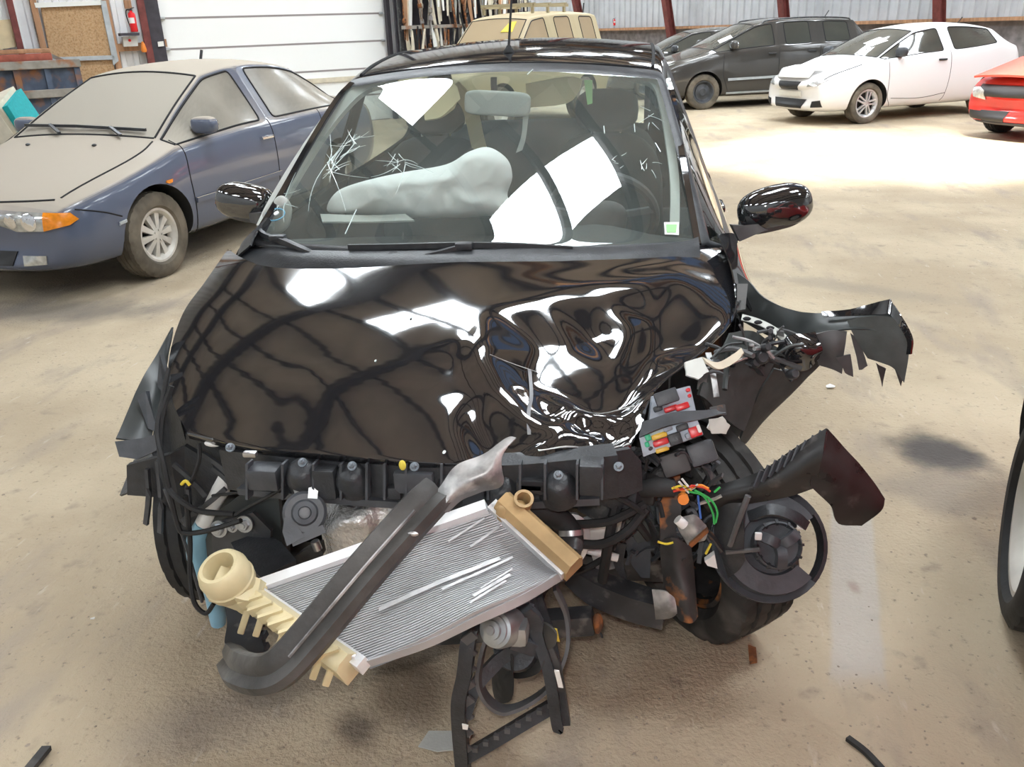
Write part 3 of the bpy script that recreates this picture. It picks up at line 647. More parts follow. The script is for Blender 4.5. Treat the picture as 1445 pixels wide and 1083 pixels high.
# ------------------------------------------------------------------ car bodies: a lofted cage, smoothed, cut and taken apart into panels
def smooth_mesh(vs, fs, mi, cuts=(), levels=2, crease=None):
    me = bpy.data.meshes.new('cage'); me.from_pydata(vs, [], fs); me.polygons.foreach_set('material_index', mi)
    nm = max(mi)+2
    for i in range(nm): me.materials.append(MT['seam'])
    o = bpy.data.objects.new('cage', me); COL.objects.link(o)
    md = o.modifiers.new('s', 'SUBSURF'); md.levels = levels; md.render_levels = levels
    tmp = []
    for (c, r, d) in cuts:
        g = G(); g.lathe([(-d/2, 0), (-d/2, r), (d/2, r), (d/2, 0)], c, (1, 0, 0), 40)
        cm = mesh_of('cut', g, MT['seam'], 0)
        for i in range(nm-1): cm.materials.append(MT['seam'])
        cm.polygons.foreach_set('material_index', [nm-1]*len(cm.polygons))
        bm = bmesh.new(); bm.from_mesh(cm); bmesh.ops.remove_doubles(bm, verts=bm.verts[:], dist=1e-5); bmesh.ops.recalc_face_normals(bm, faces=bm.faces[:]); bm.to_mesh(cm); bm.free()
        co = bpy.data.objects.new('cut', cm); COL.objects.link(co); tmp.append(co)
        b = o.modifiers.new('b', 'BOOLEAN'); b.operation = 'DIFFERENCE'; b.object = co; b.solver = 'EXACT'
    dg = bpy.context.evaluated_depsgraph_get(); ev = o.evaluated_get(dg); m2 = bpy.data.meshes.new_from_object(ev, depsgraph=dg)
    for q in [o]+tmp: bpy.data.objects.remove(q)
    return m2, nm-1
def split_mesh(me, regions, parent, cutmat=None, cutid=None):
    """one object for each region id"""
    out = {}; groups = {}
    # normals of the whole body, so that panel borders do not show as facets
    nrm = [Vector() for _ in me.vertices]
    for p in me.polygons:
        if p.material_index != cutid:
            for v in p.vertices: nrm[v] += p.normal*p.area
    nrm = [(n.normalized() if n.length > 1e-12 else Vector((0, 0, 1))) for n in nrm]
    def make(rid, ps, name, m, custom=True):
        idx = {}; vs = []; fs = []
        for p in ps:
            q = []
            for v in p.vertices:
                if v not in idx: idx[v] = len(vs); vs.append(me.vertices[v].co.copy())
                q.append(idx[v])
            fs.append(q)
        m2 = bpy.data.meshes.new(name); m2.from_pydata(vs, [], fs); m2.polygons.foreach_set('use_smooth', [True]*len(m2.polygons)); m2.set_sharp_from_angle(angle=R_(34)); m2.materials.append(m)
        if custom: m2.normals_split_custom_set_from_vertices([tuple(nrm[v]) for v in idx])
        o = bpy.data.objects.new(name, m2); COL.objects.link(o); o.parent = parent; out[rid] = o
    for p in me.polygons: groups.setdefault(p.material_index, []).append(p)
    for rid, ps in groups.items():
        if rid == cutid:
            four = {}
            for p in ps: four.setdefault((p.center.x > 0, p.center.y > 1.2), []).append(p)
            for k4, p4 in four.items(): make(('well', k4), p4, 'wheel_well', cutmat, False)
        elif rid in regions: make(rid, ps, *regions[rid])
    return out
def outline(o, r, m, name='window_seal'):
    """dark rubber seal round the edge of a pane"""
    bm = bmesh.new(); bm.from_mesh(o.data); ed = [e for e in bm.edges if len(e.link_faces) == 1]; adj = {}
    for e in ed:
        for v in e.verts: adj.setdefault(v, []).append(e)
    seen = set(); loops = []
    for e in ed:
        if e in seen: continue
        v = e.verts[0]; lp = [v.co.copy()]; cur = e
        while cur and cur not in seen:
            seen.add(cur); v = cur.other_vert(v); lp.append(v.co.copy()); cur = next((x for x in adj[v] if x not in seen), None)
        loops.append(lp)
    bm.free()
    for lp in loops:
        if len(lp) > 6: g = G(); g.tube(lp, r, 5, cap=False); obj(name, g, m, o)
def loft_car(st, bow=None, windows=(), wsh=None, rear=None, shoulder=.06):
    """st: stations (y, zb, zsh, zt, w, wr, crown); returns cage verts, faces and region ids. Half-section has 9 points, mirrored to 16"""
    rows = []
    for s in st:
        y, zb, zs, zt, w_, wr, cr = s[:7]; bw = s[7] if len(s) > 7 else 0.; nb = s[8] if len(s) > 8 else 0.
        A_, B_ = (w_-.055, zs), (wr, zt-cr); lp = lambda t: (A_[0]+(B_[0]-A_[0])*t+.012*math.sin(math.pi*t), A_[1]+(B_[1]-A_[1])*t)
        half = [(0, zb), (w_-.14, zb), (w_-.05, zb+.07), (w_, zb+.45*(zs-zb)), (w_-.02, zs-shoulder), A_, lp(.12), lp(.86), B_, (wr*.9, zt-cr*.78), (wr*.5, zt-cr*.25), (0, zt)]
        ring = half + [(-x, z) for x, z in half[-2:0:-1]]
        rows.append([Vector((x, y - bw*max(0, 1-(x/max(w_, .01))**2) - (nb*max(0, 1-(x/max(w_, .01))**2)), z)) for x, z in ring])
    n = len(rows[0]); vs = [p for r in rows for p in r]; fs = []; key = []
    for i in range(len(rows)-1):
        for k in range(n):
            fs.append((i*n+k, i*n+(k+1) % n, (i+1)*n+(k+1) % n, (i+1)*n+k)); key.append((i, k))
    # caps as quads strips between mirrored points
    for i, rev in ((0, False), (len(rows)-1, True)):
        for k in range(n//2):
            a, b = k, k+1; c, d = (n-k-1) % n, (n-k) % n
            q = [i*n+a, i*n+b, i*n+c, i*n+d]
            q = list(dict.fromkeys(q))
            if len(q) >= 3: fs.append(tuple(reversed(q)) if not rev else tuple(q)); key.append((-1 if not rev else -2, k))
    return vs, fs, key, n
SIDE_R = [1, 2, 3, 4]; SIDE_L = [17, 18, 19, 20]   # strips of the ring from sill to shoulder, +x and -x side
def inset_regions(vs, fs, mi, glass_ids, th, depth):
    bm = bmesh.new(); V = [bm.verts.new(v) for v in vs]
    F = []
    for f, m in zip(fs, mi):
        q = bm.faces.new([V[i] for i in f]); q.material_index = m; F.append(q)
    bm.normal_update(); bmesh.ops.recalc_face_normals(bm, faces=bm.faces[:])
    for gid, frame_id in glass_ids.items():
        sel = [f for f in bm.faces if f.material_index == gid]
        if not sel: continue
        r = bmesh.ops.inset_region(bm, faces=sel, thickness=th, depth=0, use_even_offset=True)
        for f in r['faces']: f.material_index = frame_id
        for v in {v for f in sel for v in f.verts}: pass
        nr = sum((f.normal for f in sel), Vector()).normalized()
        if depth: bmesh.ops.translate(bm, verts=list({v for f in sel for v in f.verts}), vec=-nr*depth)
    bm.verts.index_update(); vs2 = [v.co.copy() for v in bm.verts]; fs2 = [[v.index for v in f.verts] for f in bm.faces]; m2 = [f.material_index for f in bm.faces]; bm.free()
    return vs2, fs2, m2
class Car:
    def __init__(self, name, label, loc, head, st, paint, glass, wins, wsx, hoodx, doors, roofx, rearx, wheels, wspec, group=None, levels=2, arch=.045, cat='car', inset=.03, trunkx=None, frame_m=None, hood_m=None, roof_m=None, bulge=.02, cap_m=None, seal=.009):
        """wsx/hoodx/...: station index ranges"""
        self.t = thing(name, label, cat, loc, -head, group); t = self.t
        # tight support sections at the lower and upper edge of both screens
        nst = []; new = {}
        for i, q in enumerate(st):
            new[i] = len(nst); q = tuple(q)+(0.,)*(8-len(q)); nst.append(q)
            if i in (wsx[0], rearx[0]) and i+1 < len(st):
                q2 = tuple(st[i+1])+(0.,)*(8-len(st[i+1]))
                for tt in (.07, .5, .93): nst.append(tuple(u+(v-u)*tt + (bulge*math.sin(math.pi*tt) if j == 3 else 0) for j, (u, v) in enumerate(zip(q, q2))))
        new[len(st)] = len(nst); mp_i = lambda t_: tuple(new.get(v, v) for v in t_) if t_ else t_
        wsx, hoodx, roofx, rearx, trunkx = map(mp_i, (wsx, hoodx, roofx, rearx, trunkx)); wins = [mp_i(v) for v in wins]; doors = [mp_i(v) for v in doors]; st = nst
        vs, fs, key, n = loft_car(st); mi = []
        reg = {0: ('body', paint)}
        def rid(nm, m): 
            i = len(reg); reg[i] = (nm, m); return i
        hid = rid('hood', hood_m or paint); rfd = rid('roof', roof_m or paint); wid = rid('windshield', glass); bid = rid('rear_window', glass); tid = rid('tailgate', paint); fbid = rid('front_bumper', paint)
        wr_ = [rid('side_window', glass) for _ in wins]; wl_ = [rid('side_window', glass) for _ in wins]
        dr_ = [rid('door', paint) for _ in doors]; dl_ = [rid('door', paint) for _ in doors]
        fr = frame_m or paint; frid = rid('window_frame', fr); cpid = rid('firewall', cap_m or paint)
        for (i, k) in key:
            m = cpid if (i == -1 and cap_m) else 0
            top = 8 <= k <= 13
            if i >= 0:
                if top and hoodx[0] <= i < hoodx[1]: m = hid
                elif top and wsx[0] <= i < wsx[1]: m = wid
                elif top and roofx[0] <= i < roofx[1]: m = rfd
                elif top and rearx[0] <= i < rearx[1]: m = bid
                elif top and trunkx and trunkx[0] <= i < trunkx[1]: m = tid
                for q, (a, b) in enumerate(wins):
                    if k in (5, 6, 7) and a <= i < b: m = wr_[q]
                    if k in (14, 15, 16) and a <= i < b: m = wl_[q]
                for q, (a, b) in enumerate(doors):
                    if k in SIDE_R and a <= i < b: m = dr_[q]
                    if k in SIDE_L and a <= i < b: m = dl_[q]
            mi.append(m)
        vs, fs, mi = inset_regions(vs, fs, mi, {g: frid for g in wr_+wl_+[wid, bid]}, inset, .012)
        R = wspec['R']; cuts = []
        for (y, xx) in wheels:
            for s in (-1, 1): cuts.append((Vector((s*(xx-.03), y, R+.01)), R+arch, .36))
        me, cid = smooth_mesh(vs, fs, mi, cuts, levels)
        self.parts = split_mesh(me, reg, t, MT['wheel_dark'], cid)
        self.bvh = BVHTree.FromPolygons([v.co.copy() for v in me.vertices], [tuple(p.vertices) for p in me.polygons]); self.me = me
        if seal:
            for i_ in wr_+wl_+[wid, bid]:
                if i_ in self.parts: outline(self.parts[i_], seal, MT['seam'])
        for (y, xx) in wheels:
            for s in (-1, 1): wheel(t, (s*(xx-wspec['w']/2), y, R), side=s, **wspec)
    def hit(self, o, d):
        h = self.bvh.ray_cast(Vector(o), Vector(d).normalized())
        return (h[0], h[1]) if h[0] else (None, None)
    def patch(self, name, poly, d, m, off=.004, parent=None, sub=3, th=.008, smooth=50):
        """thin part hugging the body: poly are points in car space, shot along d onto the body"""
        d = Vector(d).normalized(); bm = bmesh.new(); bm.faces.new([bm.verts.new(p) for p in poly]); bmesh.ops.triangulate(bm, faces=bm.faces[:])
        for _ in range(sub): bmesh.ops.subdivide_edges(bm, edges=bm.edges[:], cuts=1, use_grid_fill=True)
        bmesh.ops.triangulate(bm, faces=bm.faces[:])
        miss = []
        for v in bm.verts:
            p, nn = self.hit(v.co - d*3, d)
            if p is not None: v.co = p - d*off
            else: miss.append(v)
        if miss and len(miss) < len(bm.verts): bmesh.ops.delete(bm, geom=miss, context='VERTS')
        g = G(); bm.normal_update(); g._solid(bm, th)
        return obj(name, g, m, parent or self.t, smooth)
    def seam(self, pts, d, r=.005, name='door_seam', m=None):
        q = []
        for p in catmull(pts, 8):
            h, nn = self.hit(p - Vector(d).normalized()*3, d)
            if h is not None: q.append(h)
        if len(q) < 2: return None
        g = G(); g.tube(q, r, 6); return obj(name, g, m or MT['seam'], self.t)
    def mirror(self, s, y, z, size, m, stem=MT['plastic_black'], dx=.1):
        h, nn = self.hit((s*3, y, z-.03), (-s, 0, 0)); x = abs(h.x) if h else .8
        g = G(); g.blob((s*(x+dx), y+.02, z), (size[0], size[1], size[2]), n=18, m=10, p=3); o = obj('mirror', g, m, self.t)
        g = G(); g.bar((s*(x-.03), y+.02, z-size[2]*.75), (s*(x+dx*.6), y+.02, z-size[2]*.6), .06, .04, bev=.01); obj('mirror_stem', g, stem, o)
        g = G(); g.blob((s*(x+dx), y+.02+size[1]*.75, z), (size[0]*.85, size[1]*.35, size[2]*.8), n=16, m=8, p=3); obj('mirror_glass', g, MT['chrome'], o)
        return o
    def handle(self, s, y, z, m, L_=.16):
        h, nn = self.hit((s*3, y, z), (-s, 0, 0))
        if not h: return
        g = G(); g.box((h.x+s*.018, y, z), (.025, L_, .028), bev=.01); o = obj('door_handle', g, m, self.t); return o
    def side_pts(self, lst, s): return [Vector((s*.5, y, z)) for y, z in lst]
# ------------------------------------------------------------------ the parked cars
def ground_at(px, py, local, head):
    """where a car's origin stands when its local point (x, y) touches the floor at this spot"""
    q = PZ(px, py, local[2] if len(local) > 2 else 0.); c, s = math.cos(head), math.sin(head)
    return Vector((q.x - (local[0]*c + local[1]*s), q.y - (-local[0]*s + local[1]*c), 0))
dusty('paint_blue_dusty', (.050, .080, .155), (.44, .39, .325), .38, .92, rough=.24, coat=.6)
dusty('glass_dusty', (.05, .055, .05), (.40, .365, .31), .22, .85, rough=.15, coat=.3)
dusty('paint_white_car', (.86, .86, .87), (.80, .78, .74), .6, 1.3, rough=.25)
dusty('paint_dark_car', (.020, .021, .023), (.30, .27, .23), .75, 1.7, rough=.12)
dusty('paint_beige_dusty', (.34, .29, .17), (.50, .42, .29), .1, .8, rough=.5)
dusty('glass_car', (.015, .02, .018), (.30, .28, .24), .45, 1.9, rough=.06, coat=1.)
dusty('glass_beige', (.20, .15, .09), (.40, .31, .20), .0, .8, rough=.4)
mat('paint_red', (.55, .022, .018), .3, coat=.6, var=.05)
mat('paint_red_faded', (.72, .10, .07), .45, var=.08)
mat('bumper_grey', (.06, .06, .065), .6, var=.15)
mat('grille_dark', (.018, .018, .02), .5)
mat('plate_white', (.74, .74, .70), .5, var=.05)

# -- dusty blue sedan
hb = R_(10.2)
st = [(-.80, .28, .50, .56, .60, .40, .02, .10), (-.73, .20, .60, .66, .74, .50, .03, .10), (-.45, .18, .68, .77, .82, .58, .05, .05), (0, .18, .77, .87, .865, .64, .06, .02),
      (.33, .19, .86, .945, .87, .68, .04, .10), (1.12, .19, .905, 1.36, .87, .53, .05, .05), (1.50, .19, .91, 1.41, .87, .54, .05), (2.02, .19, .92, 1.405, .865, .54, .05), (2.38, .19, .925, 1.35, .86, .52, .06),
      (2.95, .21, .93, 1.03, .85, .57, .03), (3.35, .24, .92, .99, .82, .60, .03), (3.55, .30, .80, .90, .74, .56, .04, -.05), (3.6, .40, .65, .70, .66, .45, .03, -.05)]
PBm, GBm = MT['paint_blue_dusty'], MT['glass_dusty']
bl = Car('dusty_sedan', 'dusty dark blue sedan parked at left with amber front indicator', ground_at(240, 390, (.82, 0), hb), hb, st, PBm, GBm, [(4, 6), (6, 9)], (4, 5), (1, 4), [(4, 6), (6, 8)], (5, 8), (8, 9), [(0, .82), (2.56, .82)],
         dict(R=.298, w=.19, rin=.185, style='ten', tm='rubber_brown', rm='alloy_dusty'), trunkx=(9, 11))
for s in (1, -1):
    d = (-s*.45, 1, -.12)
    hl = bl.patch('headlamp', [(s*.22, -1.6, .565), (s*.40, -1.6, .52), (s*.58, -1.6, .535), (s*.60, -1.6, .66), (s*.40, -1.6, .665), (s*.25, -1.6, .625)] if False else
                  [Vector((s*(x+.27), -1.4, z)) for x, z in ((.30, .60), (.42, .56), (.62, .565), (.63, .675), (.47, .685), (.33, .655))], d, MT['lens_clear'], .012)
    bl.patch('indicator', [Vector((s*(x+.27), -1.4, z)) for x, z in ((.62, .565), (.78, .60), (.83, .635), (.79, .675), (.63, .678))], d, MT['lens_amber'], .013)
    for cx, rr_ in ((.40, .042), (.53, .055)):
        bl.patch('reflector', [Vector((s*(cx+.27)+rr_*math.cos(2*math.pi*k/14), -1.4, .62+rr_*math.sin(2*math.pi*k/14))) for k in range(14)], d, MT['chrome'], .018, hl, 1)
    bl.patch('fog_lamp', [Vector((s*x+s*.22, -1.4, z)) for x, z in ((.38, .27), (.54, .28), (.55, .335), (.38, .335))], (-s*.3, 1, 0), MT['lens_clear'], .008)
    bl.patch('side_indicator', [Vector((s*1.4, y, z)) for y, z in ((.10, .635), (.16, .64), (.17, .662), (.11, .66))], (-s, 0, 0), MT['lens_amber'], .006, sub=1)
    bl.patch('side_moulding', [Vector((s*1.4, y, z)) for y, z in ((.38, .455), (1.52, .475), (1.52, .51), (.38, .49))], (-s, 0, 0), MT['paint_blue_dusty'], .012, sub=3, th=.012)
    bl.patch('bumper_moulding', [Vector((s*1.4, y, z)) for y, z in ((-.60, .445), (-.36, .475), (-.36, .495), (-.60, .47))], (-s*1, .4, 0), MT['frame_grey'], .01, sub=2)
    bl.mirror(s, .62, .975, (.105, .06, .062), MT['paint_blue_dusty'])
    bl.handle(s, 1.38, .80, MT['chrome']); bl.handle(s, 2.3, .82, MT['chrome'])
    sd = (-s, 0, 0)
    bl.seam(bl.side_pts([(.36, .90), (.37, .80), (.36, .60), (.40, .30), (.45, .22)], s), sd); bl.seam(bl.side_pts([(1.50, .93), (1.50, .6), (1.50, .24)], s), sd)
    bl.seam(bl.side_pts([(2.32, .93), (2.30, .75), (2.2, .62)], s), sd); bl.seam(bl.side_pts([(-.62, .60), (-.45, .55), (-.33, .50)], s), sd)
bl.seam([(-.62, -.60, 2), (-.67, -.3, 2), (-.70, .2, 2)], (0, 0, -1), .007, 'hood_seam'); bl.seam([(.62, -.60, 2), (.645, -.3, 2), (.675, .1, 2), (.66, .27, 2)], (0, 0, -1), .007, 'hood_seam')
bl.seam([(-.6, -1.5, .70), (-.3, -1.5, .695), (0, -1.5, .69), (.3, -1.5, .695), (.6, -1.5, .70)], (0, 1, -.05), .008, 'hood_seam')
bl.patch('lower_grille', [Vector((x, -1.5, z)) for x, z in ((-.34, .27), (.34, .27), (.38, .36), (-.38, .36))], (0, 1, 0), MT['grille_dark'], .004)
bl.patch('grille', [Vector((x, -1.5, z)) for x, z in ((-.24, .60), (.24, .60), (.26, .66), (-.26, .66))], (0, 1, 0), MT['grille_dark'], .006)
def wiper(car, a, b, pv, m=MT['plastic_black']):
    A, _ = car.hit(Vector(a)+Vector((0, 0, 2)), (0, 0, -1)); B_, _ = car.hit(Vector(b)+Vector((0, 0, 2)), (0, 0, -1)); Pv, _ = car.hit(Vector(pv)+Vector((0, 0, 2)), (0, 0, -1)); up = Vector((0, -.02, .022))
    g = G(); g.bar(A+up, B_+up, .02, .02); o = obj('wiper', g, m, car.t, 0)
    g = G(); mid = A.lerp(B_, .5); g.bar(Pv+up, mid+up*1.4, .022, .014); obj('wiper_arm', g, m, o, 0)
wiper(bl, (-.60, .42, 0), (-.02, .33, 0), (-.12, .25, 0)); wiper(bl, (-.02, .33, 0), (.56, .36, 0), (.42, .26, 0))
for x in (-.3, .3): 
    h, _ = bl.hit((x, .1, 3), (0, 0, -1)); g = G(); g.blob(h+Vector((0, 0, .006)), (.014, .02, .01), n=8, m=6); obj('washer_jet', g, MT['plastic_black'], bl.t)
h, _ = bl.hit((.06, 1.75, 3), (0, 0, -1)); g = G(); g.tube([h, h+Vector((0, .03, .07))], .012, 6); obj('antenna', g, MT['plastic_black'], bl.t)

# -- white hatchback
hw = R_(61); st_h = [(-.82, .30, .50, .55, .55, .36, .02, .10), (-.75, .20, .62, .70, .70, .48, .03, .12), (-.45, .18, .74, .82, .80, .56, .05, .06), (0, .18, .84, .92, .845, .62, .06, .02),
      (.25, .19, .92, .98, .85, .66, .04, .12), (1.02, .19, .97, 1.36, .85, .52, .05, .05), (1.5, .19, .99, 1.425, .85, .53, .05), (2.1, .19, 1.02, 1.415, .845, .52, .05), (2.62, .19, 1.08, 1.35, .83, .49, .06),
      (2.95, .22, 1.02, 1.10, .80, .50, .04, -.05), (3.1, .26, .85, .92, .76, .5, .04, -.06), (3.17, .36, .6, .66, .68, .45, .03, -.06)]
def hatch(name, label, loc, head, paint, glass, wspec, st=st_h, wb=2.47, xx=.80, group=None, doors=((4, 6),), wins=((4, 6), (6, 8)), wsx=(4, 5), roofx=(5, 8), rearx=(8, 9), hood_m=None, **kw):
    return Car(name, label, loc, head, st, paint, glass, list(wins), wsx, (1, 4), list(doors), roofx, rearx, [(0, xx), (wb, xx)], wspec, trunkx=(9, 11), group=group, hood_m=hood_m, **kw)
wc = hatch('white_hatchback', 'white three-door hatchback with crumpled nose parked by the right wall', ground_at(1221, 175, (.80, 0), hw), hw, MT['paint_white_car'], MT['glass_car'], dict(R=.30, w=.2, rin=.205, style='five', tm='rubber_brown', rm='alloy'))
def front_bits(c, lamp, grille, lower, sidein, plate, lm='lens_clear', zoff=0.):
    for s in (1, -1):
        if lamp: 
            hl = c.patch('headlamp', [Vector((s*x+s*.2, -1.5, z)) for x, z in lamp], (-s*.35, 1, -.05), MT[lm], .010)
        if sidein: c.patch('side_intake', [Vector((s*x+s*.15, -1.5, z)) for x, z in sidein], (-s*.22, 1, 0), MT['grille_dark'], .006)
    if grille: c.patch('grille', [Vector((x, -1.5, z)) for x, z in grille], (0, 1, 0), MT['grille_dark'], .008)
    if lower: c.patch('lower_grille', [Vector((x, -1.5, z)) for x, z in lower], (0, 1, 0), MT['grille_dark'], .006)
    if plate: c.patch('number_plate', [Vector((x, -1.5, z)) for x, z in plate], (0, 1, 0), MT['plate_white'], .02, sub=2, th=.01)
front_bits(wc, [(.42, .60), (.60, .62), (.76, .72), (.62, .70), (.46, .66)], [(-.20, .52), (.20, .52), (.26, .64), (-.26, .64)], [(-.30, .25), (.30, .25), (.38, .385), (-.38, .385)], [(.48, .27), (.66, .28), (.64, .38), (.50, .36)], [(-.26, .415), (.26, .415), (.26, .50), (-.26, .50)])
for s in (1, -1):
    wc.mirror(s, .50, 1.02, (.10, .06, .07), MT['plastic_dark']); wc.handle(s, 1.34, .88, MT['plastic_black'])
    wc.seam(wc.side_pts([(.30, .95), (.32, .7), (.34, .40), (.45, .24)], s), (-s, 0, 0), .004); wc.seam(wc.side_pts([(1.52, 1.0), (1.53, .7), (1.50, .35), (1.45, .26)], s), (-s, 0, 0), .004); wc.seam(wc.side_pts([(.34, .36), (1.0, .33), (1.5, .38)], s), (-s, 0, 0), .004, 'sill_seam')
wc.seam([(.24, -1.5, .69), (.5, -1.2, .76), (.60, -.6, 1.2), (.63, -.1, 1.2)], (0, .15, -1), .009, 'hood_seam')
g = G(); bs = [Vector((x, y, z)) for x, y, z in ((-.5, -.72, .68), (-.2, -.90, .70), (.15, -.90, .70), (.36, -.80, .70))]; tp = [Vector((x, y, z)) for x, y, z in ((-.52, -.45, .80), (-.2, -.62, .86), (.12, -.60, .86), (.38, -.5, .80))]; md = [a.lerp(b, .5)+Vector((0, -.06, .05)) for a, b in zip(bs, tp)]
g.slab([catmull(bs, 4), catmull(md, 4), catmull(tp, 4)], .01); obj('buckled_hood_lip', g, MT['paint_white_car'], wc.t)
h, _ = wc.hit((.2, .52, 3), (0, 0, -1)); wc.patch('paper_note', [(.02, .48, 2), (.28, .42, 2), (.40, .62, 2), (.14, .68, 2)], (0, 0, -1), MT['off_white'], .006, sub=2, th=.004)
h, _ = wc.hit((0, 2.4, 3), (0, 0, -1)); g = G(); g.tube([h, h+Vector((0, .10, .10))], .008, 6); obj('antenna', g, MT['plastic_black'], wc.t)

# -- dark people carrier and the dark hatchback behind it
st_m = [(-.84, .30, .55, .60, .58, .36, .02, .10), (-.76, .22, .68, .78, .74, .50, .03, .12), (-.45, .20, .82, .92, .84, .58, .05, .06), (0, .20, .94, 1.02, .88, .64, .05, .02),
        (.22, .2, 1.0, 1.07, .885, .68, .04, .12), (1.1, .2, 1.06, 1.50, .885, .56, .05, .05), (1.45, .2, 1.07, 1.56, .885, .57, .05), (2.25, .2, 1.09, 1.57, .88, .57, .05), (3.05, .2, 1.11, 1.53, .87, .55, .05),
        (3.35, .22, 1.10, 1.22, .84, .54, .04), (3.48, .28, .9, .98, .80, .5, .04, -.05), (3.52, .40, .65, .7, .7, .45, .03, -.05)]
hm = R_(72)
mp_ = hatch('dark_people_carrier', 'black people carrier with grey roof rails parked left of the white hatchback', ground_at(992, 155, (.84, 0), hm), hm, MT['paint_dark_car'], MT['glass_car'], dict(R=.315, w=.2, rin=.2, style='steel', tm='rubber_brown', rm='plastic_dark'), st=st_m, wb=2.6, xx=.84, doors=((4, 6), (6, 7)), wins=((4, 6), (6, 7), (7, 8)))
for s in (1, -1):
    mp_.mirror(s, .52, 1.12, (.10, .06, .08), MT['paint_dark_car']); mp_.handle(s, 1.30, .95, MT['plastic_black']); mp_.handle(s, 2.1, .97, MT['plastic_black'])
    mp_.seam(mp_.side_pts([(.36, .98), (.36, .6), (.5, .26)], s), (-s, 0, 0), .005); mp_.seam(mp_.side_pts([(1.45, 1.05), (1.45, .3)], s), (-s, 0, 0), .005); mp_.seam(mp_.side_pts([(2.28, 1.05), (2.25, .7), (2.1, .5)], s), (-s, 0, 0), .005)
    mp_.patch('side_moulding', [Vector((s*1.4, y, z)) for y, z in ((.45, .50), (2.1, .53), (2.1, .57), (.45, .545))], (-s, 0, 0), MT['frame_grey'], .012, th=.012)
    mp_.patch('sill_moulding', [Vector((s*1.4, y, z)) for y, z in ((.45, .26), (2.1, .27), (2.1, .30), (.45, .29))], (-s, 0, 0), MT['frame_grey'], .012, th=.012)
    g = G(); q = [mp_.hit((s*.55, y, 3), (0, 0, -1))[0]+Vector((0, 0, .035 if 1.25 < y < 2.95 else 0)) for y in (1.2, 1.3, 1.8, 2.4, 2.9, 3.0)]; g.tube(q, .014, 6, smooth=4); obj('roof_rail', g, MT['steel_dark'], mp_.t)
front_bits(mp_, [(.40, .72), (.62, .74), (.78, .88), (.60, .86), (.44, .82)], [(-.3, .60), (.3, .60), (.34, .72), (-.34, .72)], [(-.4, .28), (.4, .28), (.44, .40), (-.44, .40)], None, [(-.26, .45), (.26, .45), (.26, .55), (-.26, .55)])
mp_.patch('paper_note', [(.35, .42, 2), (.55, .38, 2), (.62, .60, 2), (.42, .64, 2)], (0, 0, -1), MT['off_white'], .006, sub=2, th=.004)
h, _ = mp_.hit((.1, 2.7, 3), (0, 0, -1)); g = G(); g.tube([h, h+Vector((0, .08, .12))], .009, 6); obj('antenna', g, MT['plastic_black'], mp_.t)
hd = R_(75)
dh = hatch('dark_hatchback', 'dark grey hatchback half hidden behind the black people carrier', PD(930, 60, 20.5)*1, hd, MT['paint_dark_car'], MT['glass_car'], dict(R=.31, w=.2, rin=.2, style='steel', tm='rubber_brown', rm='plastic_dark'), st=st_h)
q = PD(905, 60, 20.5); dh.t.location = (q.x, q.y, 0)
for s in (1, -1): dh.mirror(s, .50, 1.02, (.10, .06, .07), MT['plastic_dark']); dh.handle(s, 1.34, .88, MT['plastic_black'])
h, _ = dh.hit((0, 2.4, 3), (0, 0, -1)); g = G(); g.tube([h, h+Vector((0, .08, .14))], .012, 6); obj('antenna', g, MT['plastic_black'], dh.t)
front_bits(dh, [(.42, .60), (.60, .62), (.76, .72), (.62, .70), (.46, .66)], [(-.20, .52), (.20, .52), (.26, .64), (-.26, .64)], None, None, None)

# -- beige dusty off-road wagon with a roof rack, far behind
st_o = [(-.75, .40, .75, .80, .66, .46, .02, .05), (-.70, .35, .92, .98, .80, .58, .03, .05), (-.3, .35, 1.02, 1.08, .84, .62, .04, .02), (.35, .35, 1.06, 1.12, .86, .66, .04),
        (.60, .35, 1.10, 1.17, .86, .68, .04, .06), (1.15, .35, 1.14, 1.74, .86, .60, .04, .03), (1.6, .35, 1.14, 1.80, .86, .61, .05), (2.4, .35, 1.14, 1.81, .86, .61, .05), (3.15, .35, 1.14, 1.79, .85, .60, .05),
        (3.25, .36, 1.12, 1.30, .84, .62, .03), (3.32, .4, .95, 1.0, .82, .6, .03), (3.34, .5, .8, .84, .75, .55, .03)]
ho = R_(28); q = PD(646, 60, 14.3)
ow = hatch('dusty_wagon', 'dusty beige off-road wagon with roof rack far behind the wrecked car', Vector((q.x, q.y, 0)), ho, MT['paint_beige_dusty'], MT['glass_beige'], dict(R=.36, w=.22, rin=.2, style='steel', tm='rubber_brown', rm='alloy_dusty'), st=st_o, wb=2.5, xx=.82, inset=.06, doors=((4, 6), (6, 7)), wins=((4, 6), (6, 7), (7, 8)))
for x in (-.5, .5):
    g = G(); g.bar((x, 1.3, 1.88), (x, 2.4, 1.88), .05, .05); obj('rack_rail', g, MT['paint_beige_dusty'], ow.t, 0)
for y in (1.35, 1.8, 2.3):
    g = G(); g.bar((-.55, y, 1.90), (.55, y, 1.90), .05, .04); g.bar((-.5, y, 1.76), (-.5, y, 1.9), .04, .04); g.bar((.5, y, 1.76), (.5, y, 1.9), .04, .04); obj('rack_bar', g, MT['paint_beige_dusty'], ow.t, 0)
ow.patch('yellow_sticker', [(.20, .86, 3), (.42, .88, 3), (.40, 1.04, 3), (.28, 1.02, 3)], (0, 0, -1), MT['tag_yellow'], .01, sub=1)
h, _ = ow.hit((.45, 3.0, 3), (0, 0, -1)); g = G(); g.tube([h, h+Vector((0, .03, .16))], .012, 6); obj('antenna', g, MT['plastic_black'], ow.t)

